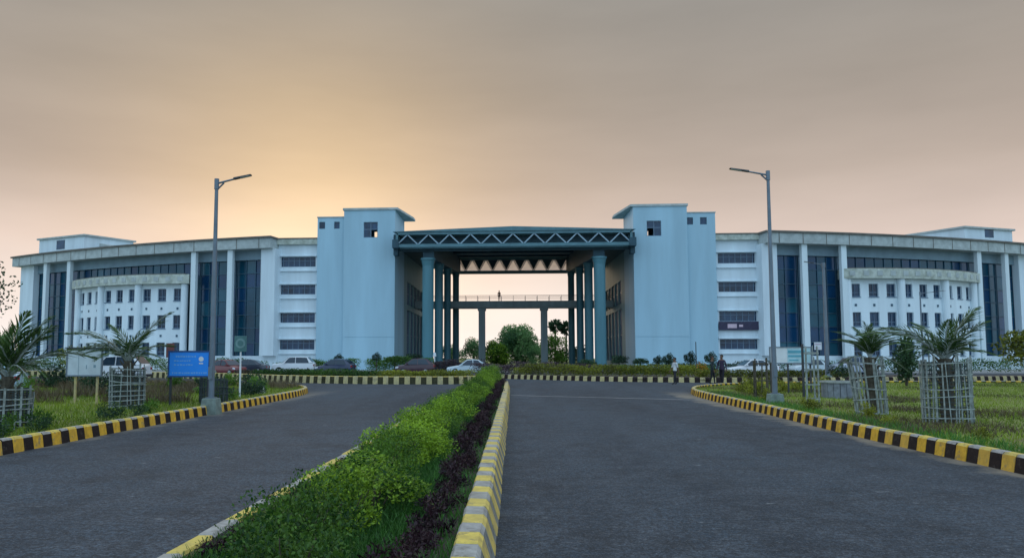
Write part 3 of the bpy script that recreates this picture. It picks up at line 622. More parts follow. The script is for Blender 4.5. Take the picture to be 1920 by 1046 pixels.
# ------------------------------------------------------------------ foliage
def quads_mesh(name, V, tint, m):
    n = len(V) // 4; me = bpy.data.meshes.new(name)
    me.vertices.add(n * 4); me.vertices.foreach_set('co', np.ascontiguousarray(V, dtype=np.float32).ravel())
    me.loops.add(n * 4); me.loops.foreach_set('vertex_index', np.arange(n * 4, dtype=np.int32))
    me.polygons.add(n); me.polygons.foreach_set('loop_start', np.arange(0, n * 4, 4, dtype=np.int32))
    me.update(calc_edges=True)
    a = me.attributes.new('tint', 'FLOAT', 'POINT'); a.data.foreach_set('value', np.repeat(np.asarray(tint, dtype=np.float32), 4))
    me.materials.append(m); me.validate(); return me
def leaves(P, size, tint, aspect=0.5, up=0.3, rng=np.random, outward=None):
    n = len(P)
    d = rng.normal(size=(n, 3)); d[:, 2] += up
    if outward is not None: d += outward * 0.8
    d /= np.linalg.norm(d, axis=1)[:, None]
    e = rng.normal(size=(n, 3)); e -= (e * d).sum(1)[:, None] * d; e /= np.linalg.norm(e, axis=1)[:, None]
    s = (size * rng.uniform(0.6, 1.3, n))[:, None]
    V = np.empty((n, 4, 3)); V[:, 0] = P; V[:, 1] = P + d * s * .55 + e * s * aspect * .5; V[:, 2] = P + d * s; V[:, 3] = P + d * s * .55 - e * s * aspect * .5
    return V.reshape(-1, 3)
def crown_points(n, rx, ry, rz, clumps, seed, fill=0.35, low=-0.7):
    r = np.random.RandomState(seed)
    c = r.normal(size=(clumps, 3)); c /= np.linalg.norm(c, axis=1)[:, None]; c *= r.uniform(0.45, 0.85, (clumps, 1)); c[:, 2] = np.clip(c[:, 2], low, 1)
    cr = r.uniform(0.25, 0.45, clumps); ct = r.uniform(-0.34, 0.34, clumps)
    k = r.randint(0, clumps, n); d = r.normal(size=(n, 3)); d /= np.linalg.norm(d, axis=1)[:, None]
    rad = cr[k] * np.where(r.rand(n) < fill, r.rand(n), r.uniform(.8, 1.1, n))
    p = c[k] + d * rad[:, None]
    tint = np.clip(0.45 + ct[k] + r.normal(0, .16, n), 0, 1)
    return p * np.array([rx, ry, rz]), tint, d, r
def bush_mesh(name, rx, ry, rz, n, size, m, seed, clumps=14, aspect=0.5, z0=0.55, up=0.5):
    p, t, d, r = crown_points(n, rx, ry, rz, clumps, seed)
    p[:, 2] += rz * z0; keep = p[:, 2] > 0.0; p, t, d = p[keep], t[keep], d[keep]
    return quads_mesh(name, leaves(p, size, t, aspect, up, r, d), t, m)
def spike_mesh(name, n, rad, h, m, seed, width=0.012):
    r = np.random.RandomState(seed); a = r.uniform(0, 6.283, n); q = rad * np.sqrt(r.rand(n)); base = np.stack([q * np.cos(a), q * np.sin(a), np.zeros(n)], 1)
    hh = h * r.uniform(.4, 1.1, n); ln = np.stack([r.normal(0, .3, n), r.normal(0, .3, n), np.ones(n)], 1) * hh[:, None]
    w = np.stack([np.cos(a + 1.57), np.sin(a + 1.57), np.zeros(n)], 1) * width * r.uniform(.6, 1.4, (n, 1))
    V = np.empty((n, 4, 3)); V[:, 0] = base - w; V[:, 1] = base + w; V[:, 2] = base + ln + w * .15; V[:, 3] = base + ln - w * .15
    return quads_mesh(name, V.reshape(-1, 3), np.clip(r.normal(.5, .22, n), 0, 1), m)
def stem_mesh(h, r0, seed, n=5, spread=.3):
    b = MB(); rr = random.Random(seed)
    for k in range(n):
        a = rr.uniform(0, 6.28); b.tube((rr.uniform(-.03, .03), rr.uniform(-.03, .03), -.05), (math.cos(a) * spread, math.sin(a) * spread, h), r0, r0 * .4, 5)
    return b.mesh('stem', M['bark'])
def plant(name, label, cat, loc, fol, stem=None, scale=1.0, rz=None, group=None, sz=None):
    t = thing(name, label, cat, loc, random.uniform(0, 6.28) if rz is None else rz, group)
    f = link('foliage', fol, t)
    t.scale = (scale, scale, (sz or scale))
    if stem: link('stem', stem, t)
    return t
# --- hedge shrubs down the middle of the median
SH = [bush_mesh('foliage', .60, .60, .50, 5200, .044, L_['bright'], 11 + k, 24, .55, .75) for k in range(4)]
SHM = [bush_mesh('foliage', .60, .60, .50, 5200, .042, L_['mid'], 43 + k, 34, .55, .75) for k in range(3)]
ST = stem_mesh(.55, .012, 3)
y = 4.3; i = 0; rs = random.Random(5)
while y < 43:
    t_ = (y - 4.3) / 38.6
    sc = 0.80 + 0.20 * t_ + rs.uniform(-.10, .12); hz = 0.66 + .16 * t_ + rs.uniform(-.16, .16)
    brightish = rs.random() < .74 or y > 34
    x = -1.38 + rs.uniform(-.13, .12)
    lab = '%s leafy shrub in the median hedge row, %s from the near end' % ('bright green' if brightish else 'deep green', ordinal(i))
    plant('shrub', lab, 'shrub', (x, y, .17), (SH if brightish else SHM)[rs.randrange(3)], ST, sc * (1 if brightish else .86), group='shrubs down the middle of the median', sz=hz)
    y += .78 + 0.55 * t_ + rs.uniform(-.1, .26); i += 1
plant('shrub', 'rounded bright green bush at the far tip of the median', 'shrub', (-1.25, 44.4, .17), bush_mesh('foliage', .8, .8, .75, 5200, .05, L_['bright'], 77, 26, .55, .8), ST, 1.0, sz=.80)
plant('shrub', 'wide bright green bush, last before the far tip of the median', 'shrub', (-1.4, 42.6, .17), bush_mesh('foliage', .8, .8, .75, 5200, .05, L_['bright'], 78, 26, .55, .8), ST, 1.0, sz=.72)
# --- purple border plants on both sides
PU = [bush_mesh('foliage', .20, .20, .19, 620, .050, L_['purple'], 51 + k, 9, .35, .7, .9) for k in range(4)]
for side, x0 in (('right', -0.70), ('left', -2.12)):
    y = 4.2; i = 0; n = 0
    while y < 44.5:
        t_ = (y - 5.4) / 39
        if not (side == 'left' and rs.random() < .30):
            sc = rs.uniform(.50, .92) * (1.0 if side == 'right' else .72) + .2 * t_
            plant('purple_plant', 'low purple plant on the %s median edge, %s from the near end' % (side, ordinal(i)), 'plant', (x0 + rs.uniform(-.13, .13), y, .17), PU[rs.randrange(4)], None, sc, group='purple border plants on the %s edge of the median' % side)
            i += 1
        y += .36 + .18 * t_ + rs.uniform(-.05, .06)
# --- grass in the median and on the verges
def grass_field(name, label, pts, h, m, seed, width, kind='stuff', z=.15, lean=.45):
    r = np.random.RandomState(seed); n = len(pts); a = r.uniform(0, 6.283, n)
    base = np.column_stack([pts, np.full(n, z)]); hh = h * r.uniform(.35, 1.2, n)
    ln = np.stack([r.normal(0, lean, n), r.normal(0, lean, n), np.ones(n)], 1) * hh[:, None]
    w = np.stack([np.cos(a), np.sin(a), np.zeros(n)], 1) * (width * r.uniform(.6, 1.4, n))[:, None]
    V = np.empty((n, 4, 3)); V[:, 0] = base - w; V[:, 1] = base + w; V[:, 2] = base + ln + w * .2; V[:, 3] = base + ln - w * .2
    nz = np.sin(pts[:, 0] * .9 + 1.3 * np.sin(pts[:, 1] * .35)) * .12 + np.sin(pts[:, 1] * .8 + pts[:, 0] * .3) * .1
    me = quads_mesh(name, V.reshape(-1, 3), np.clip(.5 + nz + r.normal(0, .18, n), 0, 1), m)
    return tag(link(name, me), label, 'grass', None, kind)
def inside(pts, poly):
    x, y = pts[:, 0], pts[:, 1]; c = np.zeros(len(pts), bool); n = len(poly)
    for k in range(n):
        x0, y0 = poly[k]; x1, y1 = poly[(k + 1) % n]
        cond = ((y0 > y) != (y1 > y)); xi = (x1 - x0) * (y - y0) / ((y1 - y0) if y1 != y0 else 1e-9) + x0
        c ^= cond & (x < xi)
    return c
def scatter(poly, n, x0, x1, y0, y1, seed, near=1.6):
    r = np.random.RandomState(seed); p = np.column_stack([r.uniform(x0, x1, n), y0 + (y1 - y0) * r.rand(n) ** near]); return p[inside(p, poly)]
LR = [(x + .12, y) for x, y in KR] + [(60, 48.5), (60, -6)]
LL = [(-60, -6), (-60, 45)] + [(x - .12, y) for x, y in KL[::-1]]
def fray(p, seed, thr):
    f = np.sin(p[:, 0] * 1.1 + 2 * np.sin(p[:, 1] * .5 + seed)) + np.sin(p[:, 1] * .9 + 1.7 * np.sin(p[:, 0] * .6)); return p[f > thr]
grass_field('grass', 'short green grass of the lawn on the right', scatter(LR, 150000, 7, 45, 9, 48, 1, 1.5), .085, L_['grass'], 2, .010)
grass_field('grass', 'green grass and weeds of the verge on the left', scatter(LL, 120000, -34, -8.4, 11, 45, 3, 1.5), .11, L_['grass'], 4, .011)
grass_field('grass', 'dry brown grass patches on the left verge', fray(scatter(LL, 60000, -34, -10.5, 24, 45, 5, 1.2), 1, .2), .34, L_['dry'], 6, .014)
grass_field('grass', 'dry olive grass patches out on the right lawn', fray(scatter(LR, 90000, 8, 45, 11, 48, 17, 1.4), 4, .55), .10, L_['dry'], 18, .011)
grass_field('grass', 'dry grass along the kerb of the right lawn', fray(scatter(LR, 30000, 7.2, 14, 11, 40, 7, 1.4), 2, .5), .12, L_['dry'], 8, .010)
r = np.random.RandomState(19); w_ = walk(KR, .004); w_ = np.array([(x + r.uniform(.12, 1.1), y) for x, y, a in w_ if 8 < y < 33])
grass_field('grass', 'dark green taller grass behind the kerb of the right lawn', w_, .13, L_['bluegrass'], 20, .008)
r = np.random.RandomState(9); pm = np.column_stack([r.uniform(-1.30, -.85, 22000) , r.uniform(5, 45, 22000)]); pm[:, 1] = 4 + 41 * r.rand(22000) ** 1.7; pm[:, 0] += r.normal(0, .06, 22000)
grass_field('grass', 'blue green grass beside the median shrubs', pm, .15, L_['bluegrass'], 10, .007, z=.17, lean=.5)
pm = np.column_stack([r.uniform(-.66, -.44, 2600), 4.5 + 40 * r.rand(2600) ** 1.7])
grass_field('grass', 'thin grass between the purple plants and the right kerb', pm, .09, L_['bluegrass'], 12, .006, z=.17)
pm = np.column_stack([r.uniform(-2.24, -1.3, 20000), 5 + 40 * r.rand(20000) ** 1.7])
grass_field('grass', 'dark grass under the median shrubs on the left', pm, .13, L_['bluegrass'], 13, .007, z=.17)

# --- weeds and low bushes on the verges
WD = [bush_mesh('foliage', .35, .35, .30, 700, .07, L_['dark'], 61 + k, 10, .4, .7, .9) for k in range(2)] + [bush_mesh('foliage', .35, .35, .30, 700, .07, L_['mid'], 63 + k, 10, .4, .7, .9) for k in range(2)]
weeds = [(-9.15, 13.0, .9), (-9.0, 11.8, .8), (-9.3, 13.8, .9), (-10.2, 13.6, 1.1), (-10.9, 14.6, 1.2), (-9.6, 15.2, 1.0), (-11.6, 17.2, 1.2), (-9.25, 14.6, .7), (-9.4, 17.6, .9), (-9.3, 18.6, .7), (-9.7, 20.0, .9), (-9.35, 23.8, .9), (-9.6, 25.2, 1.1), (-9.9, 26.6, 1.2), (-9.8, 28.4, 1.3), (-10.3, 30.2, 1.5), (-10.8, 32.5, 1.5), (-11.6, 34.8, 1.5), (-12.5, 37.0, 1.6),
         (-14.2, 38.6, 1.7), (-16.2, 40.2, 1.8), (-12.2, 30.0, 1.6), (-13.4, 33.5, 1.7), (-15.5, 35.0, 2.0), (-12.8, 24.6, 1.2), (-14.8, 28.5, 1.7), (-17.5, 32, 2.0), (-19.5, 34, 2.2), (-22, 36, 2.4), (-21, 30, 2.0), (-17.5, 27, 1.6), (-24.5, 33, 2.2)]
for k, (x, y, s_) in enumerate(sorted(weeds, key=lambda q: q[1])):
    plant('weed', 'dark leafy weed clump on the left verge, %s nearest' % ordinal(k), 'weed', (x, y, .15), WD[k % 4], None, s_, group='weed clumps on the left verge')
weeds = [(8.3, 14.5, .6), (8.1, 17.5, .7), (8.5, 19.5, .9), (8.2, 22.2, .8), (8.8, 24.0, .9), (8.5, 27.0, 1.0), (9.0, 29.2, 1.2), (9.4, 31.5, 1.3), (9.8, 34.0, 1.4), (10.6, 36.6, 1.5), (11.8, 38.8, 1.6), (13.4, 40.6, 1.7), (11.0, 33.0, 1.2), (12.4, 35.2, 1.4), (14.5, 37.5, 1.6)]
OL = [bush_mesh('foliage', .35, .35, .30, 700, .07, L_['olive'], 66 + k, 10, .45, .7, .9) for k in range(3)]
for k, (x, y, s_) in enumerate(sorted(weeds, key=lambda q: q[1])):
    plant('weed', 'yellow green weed clump behind the right kerb, %s nearest' % ordinal(k), 'weed', (x, y, .15), OL[k % 3], None, s_ * .8, group='weed clumps behind the right kerb')

# --- far beds: hedges
def hedge(label, x0, x1, y0, y1, h, n, size, m, seed, z=.25, name='hedge'):
    r_ = np.random.RandomState(seed); u = r_.rand(n); ll = math.hypot(x1 - x0, y1 - y0); k = (u * ll / .9).astype(int)
    th = r_.uniform(.65, 1.15, 500)[k % 500]; w = .6
    p = np.column_stack([x0 + (x1 - x0) * u + r_.uniform(-w, w, n), y0 + (y1 - y0) * u + r_.uniform(-w, w, n), z + h * th * r_.rand(n) ** .6])
    t_ = np.clip(.35 + r_.normal(0, .2, n) + (r_.uniform(-.2, .2, 500)[k % 500]), 0, 1)
    me = quads_mesh(name, leaves(p, size, t_, .6, .4, r_), t_, m); return tag(link(name, me), label, 'hedge')
hedge('yellow green clipped hedge just behind the far right kerb', 0.2, 13, 61.2, 56.0, .85, 11000, .11, L_['olive'], 101, .2)
hedge('yellow green hedge at the right end of the far bed', 13.2, 24, 56.5, 57.5, .5, 7000, .11, L_['olive'], 102, .2)
hedge('mauve leaved hedge in front of the portal', -3.5, 9.0, 70.5, 70.0, 1.15, 12000, .12, L_['mauve'], 103, .1)
hedge('dark green hedge along the forecourt right of the portal', 9.2, 17.5, 71, 71, .75, 9000, .12, L_['mid'], 104, .1)
hedge('olive hedge on the left island behind the tall kerb', -9.0, -2.8, 51.0, 50.2, .48, 6000, .10, L_['olive'], 105, .3)
hedge('weedy brown hedge behind the tall kerb at the left', -21, -9.5, 58.5, 54.0, .35, 7000, .10, L_['dry'], 106, .3)
hedge('low green plants spilling over the tall striped kerb', -19, -9, 56.5, 50.0, .50, 7000, .10, L_['mid'], 113, .3)
hedge('bright green hedge between the dark blue and the maroon car', -16.6, -9.6, 88.5, 88.5, 1.55, 9000, .14, L_['mid'], 107, 0)
hedge('green hedge behind the white and the dark blue car', -27, -18.0, 88, 88, 1.4, 9000, .14, L_['mid'], 108, 0)
hedge('dark mauve hedge behind the maroon car', -9.4, -3.8, 89, 89, 1.3, 7000, .13, L_['mauve'], 109, 0)
hedge('grey green hedge at the foot of the right tower', 15.5, 30, 90, 90, 1.3, 9000, .13, L_['dark'], 110, 0)
hedge('green hedge at the foot of the left wing', -62, -30, 92, 92, 1.5, 12000, .16, L_['mid'], 111, 0)
hedge('green hedge at the foot of the right wing', 31, 66, 92, 92, 1.4, 12000, .16, L_['mid'], 112, 0)
# round-headed topiary along the forecourt
TP = bush_mesh('foliage', .62, .62, .62, 1500, .10, L_['dark'], 121, 16, .6, 0.0)
def topiary(label, x, y, z, s_, m=None):
    t = thing('topiary', label, 'topiary', (x, y, 0), group='round topiary along the forecourt'); f = link('foliage', m or TPc, t); f.location.z = z; f.scale = (s_, s_, s_)
    k = MB(); k.tube((0, 0, 0), (0, 0, z), .06, .05, 6); k.build('trunk', M['bark'], t)
p, t_, d_, r_ = crown_points(1500, .62, .62, .62, 16, 121); TPc = quads_mesh('foliage', leaves(p, .11, t_, .6, .3, r_, d_), t_, L_['dark'])
for lab, x, s_, z in (('small round topiary ball left of the man in white', 15.0, .75, 1.35), ('round topiary ball behind the man in white, on his left', 16.1, .95, 1.45), ('round topiary ball right of the man in white', 18.3, 1.0, 1.6), ('round topiary ball above the orange flowering shrub', 20.4, 1.0, 1.55),
                      ('small topiary ball left of the dark blue car', -18.7, .8, 1.5), ('topiary ball above the bright green hedge', -14.6, .8, 1.65)):
    topiary(lab, x, 82, z, s_)
UM = [bush_mesh('foliage', 1.2, 1.2, .55, 2600, .13, L_['dark'], 131 + k, 16, .6, .2) for k in range(2)]
def umbrella_bush(label, x, y, z, s_, k):
    t = thing('umbrella_bush', label, 'bush', (x, y, 0)); f = link('foliage', UM[k], t); f.location.z = z; f.scale = (s_, s_, s_)
    q = MB(); q.tube((0, 0, 0), (0, 0, z + .4), .09, .06, 6); q.build('trunk', M['bark'], t)
umbrella_bush('flat topped dark bush at the foot of the left tower corner', -14.8, 96, 1.1, .9, 0)
umbrella_bush('wide flat dark bush beside the front left column', -12.6, 97.5, 1.2, 1.2, 1)
umbrella_bush('flat topped dark bush right of the front right column', 13.0, 97, 1.0, 1.2, 1)
umbrella_bush('rounded dark bush at the foot of the right tower', 15.3, 95, .9, .9, 0)
umbrella_bush('dark bush just left of the front right column', 9.0, 96, .6, 1.1, 0)
t = plant('shrub', 'orange flowering shrub in the far bed between the walkers', 'shrub', (13.6, 57.3, .2), bush_mesh('foliage', .55, .55, .55, 900, .10, L_['olive'], 141, 10, .5, .75), None, 1.0)
link('blossom', bush_mesh('blossom', .58, .58, .58, 130, .13, L_['orange'], 142, 10, .8, .75), t)
k = MB(); k.tube((0, 0, 0), (0, 0, 2.6), .04, .03, 6); o = k.build('marker_pole', M['darkmetal']); o.location = (13.5, 58.6, .2); tag(o, 'thin dark pole standing behind the orange flowering shrub', 'pole')

# --- trees
def tree(label, x, y, h, rx, rz, n, size, m, seed, z_c=None, name='tree', lean=0, group=None):
    t = thing(name, label, 'tree', (x, y, 0), 0, group); zc = z_c if z_c is not None else h - rz
    p, tn, d, r_ = crown_points(n, rx, rx, rz, 26, seed, .4, -.8); p[:, 2] += zc; p[:, 0] += lean
    link('crown', quads_mesh('crown', leaves(p, size, tn, .6, .2, r_, d), tn, m), t)
    b = MB(); rr = random.Random(seed); b.tube((0, 0, 0), (lean * .6, 0, zc), .05 * h * .6, .025 * h * .6, 8)
    for k in range(6):
        a = rr.uniform(0, 6.28); z = zc * rr.uniform(.55, .95); b.tube((lean * .6 * z / zc, 0, z), (lean + math.cos(a) * rx * .6, math.sin(a) * rx * .6, zc + rz * rr.uniform(-.1, .5)), .02 * h * .6, .006 * h * .6, 6)
    b.build('trunk', M['bark'], t)
tree('large round green tree seen through the middle of the portal', 0.8, 172, 9.4, 5.6, 4.6, 15000, .42, L_['far'], 201, 4.3)
tree('smaller yellow green tree at the left foot of the large round tree', -3.6, 165, 5.0, 3.4, 2.6, 6000, .36, L_['bright'], 202, 2.4)
tree('pale green tree behind the left footbridge pillar', -8.6, 168, 6.2, 2.8, 3.0, 4000, .34, L_['far'], 203, 3.0)
tree('low green tree between the left columns of the portal', -13.5, 166, 4.4, 3.0, 2.2, 4000, .34, L_['far'], 204, 2.0)
tree('olive green tree right of the right footbridge pillar', 9.0, 168, 7.2, 3.2, 3.4, 5000, .36, L_['mid'], 205, 3.4)
tree('dark low tree behind the right columns of the portal', 13.6, 160, 4.2, 2.8, 2.1, 3500, .32, L_['dark'], 206, 1.9)
tree('grey green low tree behind the right footbridge pillar', 5.6, 166, 4.6, 2.6, 2.3, 3500, .32, L_['far'], 207, 2.2)
for k, (x, y, h, rx) in enumerate([(-98, 140, 7.2, 4.5), (-104, 146, 7.8, 5), (-110, 140, 7.0, 4.8), (-116, 150, 8.0, 5.5)]):
    tree(['hazy green tree beyond the left end of the building, next to it', 'hazy green tree beyond the left end of the building, second from it', 'hazy green tree beyond the left end, third from the building', 'hazy green tree at the far left edge beyond the building'][k], x, y, h, rx, 3.4, 3500, .42, L_['far'], 211 + k, 3.6, group='trees beyond the left end of the building')
tree('broad tree at the left edge with a leafy branch against the sky', -30.9, 40, 8.0, 2.9, 2.7, 5200, .20, L_['dark'], 221, 5.4)
tree('yellow green young tree left of the white car', -25.6, 44, 2.6, 1.0, 1.15, 1800, .14, L_['olive'], 222, 1.35)
tree('bushy dark shrub tree on the lawn behind the leaning guard', 20.2, 41.6, 2.75, .62, 1.2, 1800, .16, L_['dark'], 223, 1.5)
tree('drooping green tree at the right edge of the lawn', 32.4, 50.5, 3.5, 2.3, 1.15, 3200, .22, L_['olive'], 224, 2.35)

def palmyra(label, x, y, h):
    t = thing('fan_palm', label, 'palm tree', (x, y, 0), group='fan palms behind the portal'); r_ = np.random.RandomState(int(abs(x) * 10))
    n = 240; d = r_.normal(size=(n, 3)); d /= np.linalg.norm(d, axis=1)[:, None]
    p = np.repeat(np.array([[0, 0, h - 1.2]]), n, 0) + d * .25
    V = np.empty((n, 4, 3)); s_ = r_.uniform(1.1, 1.6, n)[:, None]; e = np.cross(d, r_.normal(size=(n, 3))); e /= np.linalg.norm(e, axis=1)[:, None]
    V[:, 0] = p; V[:, 1] = p + d * s_ * .9 + e * .16; V[:, 2] = p + d * s_; V[:, 3] = p + d * s_ * .9 - e * .16
    link('crown', quads_mesh('crown', V.reshape(-1, 3), r_.rand(n), L_['dark']), t)
    b = MB(); b.tube((0, 0, 0), (0, 0, h - 1.2), .28, .18, 8); b.build('trunk', M['trunk'], t)
palmyra('tall fan palm seen through the portal, left one of the pair', 9.2, 172, 9.9); palmyra('tall fan palm partly hidden by the right columns, right one of the pair', 11.6, 172, 9.4)

def frond_mesh(L, droop, n, seed, leaf=.34):
    r_ = np.random.RandomState(seed); V = []; T = []
    for k in range(n):
        t_ = .16 + .84 * k / (n - 1); x = L * t_; z = L * (.42 * t_ - droop * t_ ** 2.1); slope = math.atan2(.42 - 2.1 * droop * t_ ** 1.1, 1)
        ll = leaf * math.sin(math.pi * min(1, .18 + t_ * .80)) * r_.uniform(.85, 1.1) + .05
        for s_ in (-1, 1):
            a = R_(52 - 24 * t_) + r_.normal(0, .08); dx, dy = math.cos(a) * ll, s_ * math.sin(a) * ll; dz = dx * math.tan(slope) * .8 + ll * r_.uniform(-.42, .10)
            w = .011; c = np.array([x, 0, z]); e = c + np.array([dx, dy, dz]); m_ = (c + e) / 2 + np.array([0, 0, ll * .08])
            px = np.array([-math.sin(a) * s_ * s_, math.cos(a) * s_, 0]) * w
            V += [c, m_ + px, e, m_ - px]; T.append(np.clip(r_.normal(.5, .2), 0, 1))
    me = quads_mesh('frond', np.array(V), T, L_['palm']); return me
def rachis_mesh(L, droop):
    b = MB(); pr = None
    for k in range(9):
        t_ = k / 8; p = (L * t_, 0, L * (.42 * t_ - droop * t_ ** 2.1))
        if pr: b.tube(pr, p, .022 * (1.05 - t_ * .9) + .004, .022 * (1.05 - (t_ + .125) * .9) + .004, 5, caps=False)
        pr = p
    return b.mesh('rachis', M['bamboo'])
FR = [(frond_mesh(1.0, dr, 40, 300 + k, .31), rachis_mesh(1.0, dr)) for k, dr in enumerate((.35, .62, .95))]
def palm(label, x, y, trunk_h, specs, name='date_palm', tr=.15):
    t = thing(name, label, 'palm tree', (x, y, .15)); b = MB(); n = 7
    for k in range(n): b.tube((0, 0, trunk_h * k / n), (0, 0, trunk_h * (k + 1) / n + .02), tr * (1.12 - .25 * k / n), tr * (.92 - .2 * k / n), 9)
    rr = random.Random(int(x * 7))
    for k in range(10):
        a = k * 2.4; z = trunk_h * (.55 + .045 * k); b.tube((math.cos(a) * tr * .7, math.sin(a) * tr * .7, z), (math.cos(a) * tr * 1.9, math.sin(a) * tr * 1.9, z + .22), .035, .012, 5)
    b.build('trunk', M['trunk'], t)
    for az, tilt, ln, kind in specs:
        f = link('frond', FR[kind][0], t); f.location = (0, 0, trunk_h * .97); f.rotation_euler = (rr.uniform(-.25, .25), -R_(tilt), R_(az)); f.scale = (ln, ln * .9, ln)
        link('rachis', FR[kind][1], f)
def ringspec(n, ln, seed, tilt=(20, 62)):
    rr = random.Random(seed); return [(360 * k / n + rr.uniform(-18, 18), rr.uniform(*tilt), ln * rr.uniform(.75, 1.1), rr.randrange(3)) for k in range(n)]
palm('date palm with upright fronds rising from the net guard at the left edge', -10.45, 15.4, 1.05, ringspec(12, 1.25, 1, (25, 72)) + [(5, 26, 1.75, 1), (-12, 40, 1.55, 0), (20, 55, 1.5, 0), (-30, 60, 1.5, 0)])
palm('date palm rising from the grey guard left of the blue board', -11.15, 21.8, 1.35, ringspec(11, 1.25, 2, (25, 72)) + [(12, 48, 1.85, 0), (165, 24, 1.75, 1), (190, 38, 1.85, 1), (-25, 20, 1.3, 2)])
palm('tufted young palm rising from the leaning bamboo guard', 9.25, 20.9, 1.45, ringspec(17, .92, 3, (38, 82)) + [(185, 10, .9, 2), (-10, 8, .8, 2)], name='young_palm')
palm('date palm with long arching fronds rising from the big bamboo guard', 9.75, 18.3, 1.42, ringspec(9, 1.0, 4, (25, 70)) + [(178, 30, 1.85, 1), (172, 42, 1.45, 1), (195, 20, 1.2, 1), (12, 50, 1.5, 0), (4, 38, 1.35, 0), (-20, 58, 1.2, 0), (30, 30, 1.1, 1)])
palm('small palm at the far right edge behind the drooping tree', 34.5, 47.5, 1.3, ringspec(12, 1.9, 5, (20, 60)))
palm('small palm at the left edge of the verge by the pale car', -14.3, 19.0, 1.5, ringspec(11, 1.2, 6, (15, 60)))

# --- tree guards of bamboo slats
def guard(label, x, y, rad, h, n, rings, lean=(0, 0), mats='bamboo', rad_top=None, net=False, sl=.022, seed=0, extra=0):
    t = thing('tree_guard', label, 'tree guard', (x, y, .15)); rr = random.Random(seed); rt = rad_top or rad
    for k in range(n):
        a = 2 * math.pi * k / n + rr.uniform(-.12, .12); hh = h * rr.uniform(.86, 1.10)
        p0 = (math.cos(a) * rad, math.sin(a) * rad, 0); p1 = (math.cos(a + rr.uniform(-.16, .16)) * rt + lean[0], math.sin(a + rr.uniform(-.16, .16)) * rt + lean[1], hh)
        b = MB(); b.bar(p0, p1, sl * rr.uniform(1.2, 2.0), sl * .7); b.build('slat', M[mats], t)
    for q in range(rings):
        z = h * (.06 + .86 * q / (rings - 1)) + rr.uniform(-.03, .03); tx, ty = rr.uniform(-.10, .10), rr.uniform(-.10, .10); f = z / h; rz_ = rad + (rt - rad) * f + sl * .8; b = MB()
        for k in range(14):
            a0, a1 = 2 * math.pi * k / 14, 2 * math.pi * (k + 1) / 14
            b.bar((math.cos(a0) * rz_ + lean[0] * f, math.sin(a0) * rz_ + lean[1] * f, z + rz_ * (tx * math.cos(a0) + ty * math.sin(a0))), (math.cos(a1) * rz_ + lean[0] * f, math.sin(a1) * rz_ + lean[1] * f, z + rz_ * (tx * math.cos(a1) + ty * math.sin(a1))), sl * .5, sl * 1.1)
        b.build('hoop', M[mats], t)
    if net:
        b = MB(); m_ = 26
        for k in range(m_):
            a = 2 * math.pi * k / m_; b.bar((math.cos(a) * (rad - .02), math.sin(a) * (rad - .02), .02), (math.cos(a) * (rt - .02), math.sin(a) * (rt - .02), h * .96), .012, .008)
        for q in range(16):
            z = h * (.03 + .92 * q / 15)
            for k in range(m_):
                a0, a1 = 2 * math.pi * k / m_, 2 * math.pi * (k + 1) / m_; b.bar((math.cos(a0) * (rad - .025), math.sin(a0) * (rad - .025), z), (math.cos(a1) * (rad - .025), math.sin(a1) * (rad - .025), z), .008, .014)
        tag(b.build('net', M['net'], t), kind='stuff')
    return t
guard('big bamboo tree guard with many hoops on the right lawn', 9.75, 18.3, .50, 1.42, 32, 6, net=True, seed=1, sl=.02)
guard('leaning bamboo tree guard round the tufted young palm', 9.25, 20.9,   .36, 1.38, 19, 5, lean=(-.12, 0), rad_top=.42, seed=2, sl=.028)
guard('narrow bamboo guard behind the right lamp pedestal', 9.7, 26.2, .24, 1.72, 8, 4, seed=3, sl=.03)
guard('dark weathered guard just left of the right lamp pole', 9.05, 29.0, .30, 1.35, 9, 3, mats='trunk', seed=4, sl=.035)
guard('dark net tree guard at the left edge of the verge', -10.45, 15.4, .46, .86, 18, 6, mats='bamboo', net=True, seed=5)
guard('grey slatted tree guard left of the blue board', -11.15, 21.8, .48, 1.2, 16, 8, mats='bamboo', net=True, seed=6)
guard('low dark guard beneath the blue board', -9.3, 23.6, .42, .85, 14, 4, mats='net', net=True, seed=7)
k = MB(); k.box(-.03, .03, -.03, .03, 0, 1.9); o = k.build('stake', M['darkmetal']); o.location = (9.25, 25.6, .15); tag(o, 'dark stake standing left of the narrow bamboo guard', 'stake')
# round stone planter
t = thing('stone_planter', 'low round grey stone planter on the right lawn', 'planter', (11.9, 29.4, .15))
b = MB()
for k in range(18): b.arc((0, 0), .42, .62, k * 20 + .8, k * 20 + 19.2, 0, .55, 1)
b.build('wall', M['stone'], t); b = MB()
b.arc((0, 0), .40, .66, 0, 360, .553, .62, 24); b.build('rim', M['concrete'], t); b = MB(); b.ring((0, 0), .41, .3, .5, n=18); b.build('earth', M['soil'], t)
plant('shrub', 'thin grey green shrub growing in the stone planter', 'shrub', (11.9, 29.4, .64), bush_mesh('foliage', .38, .38, .5, 420, .10, L_['dark'], 151, 10, .4, .8), None, .95)

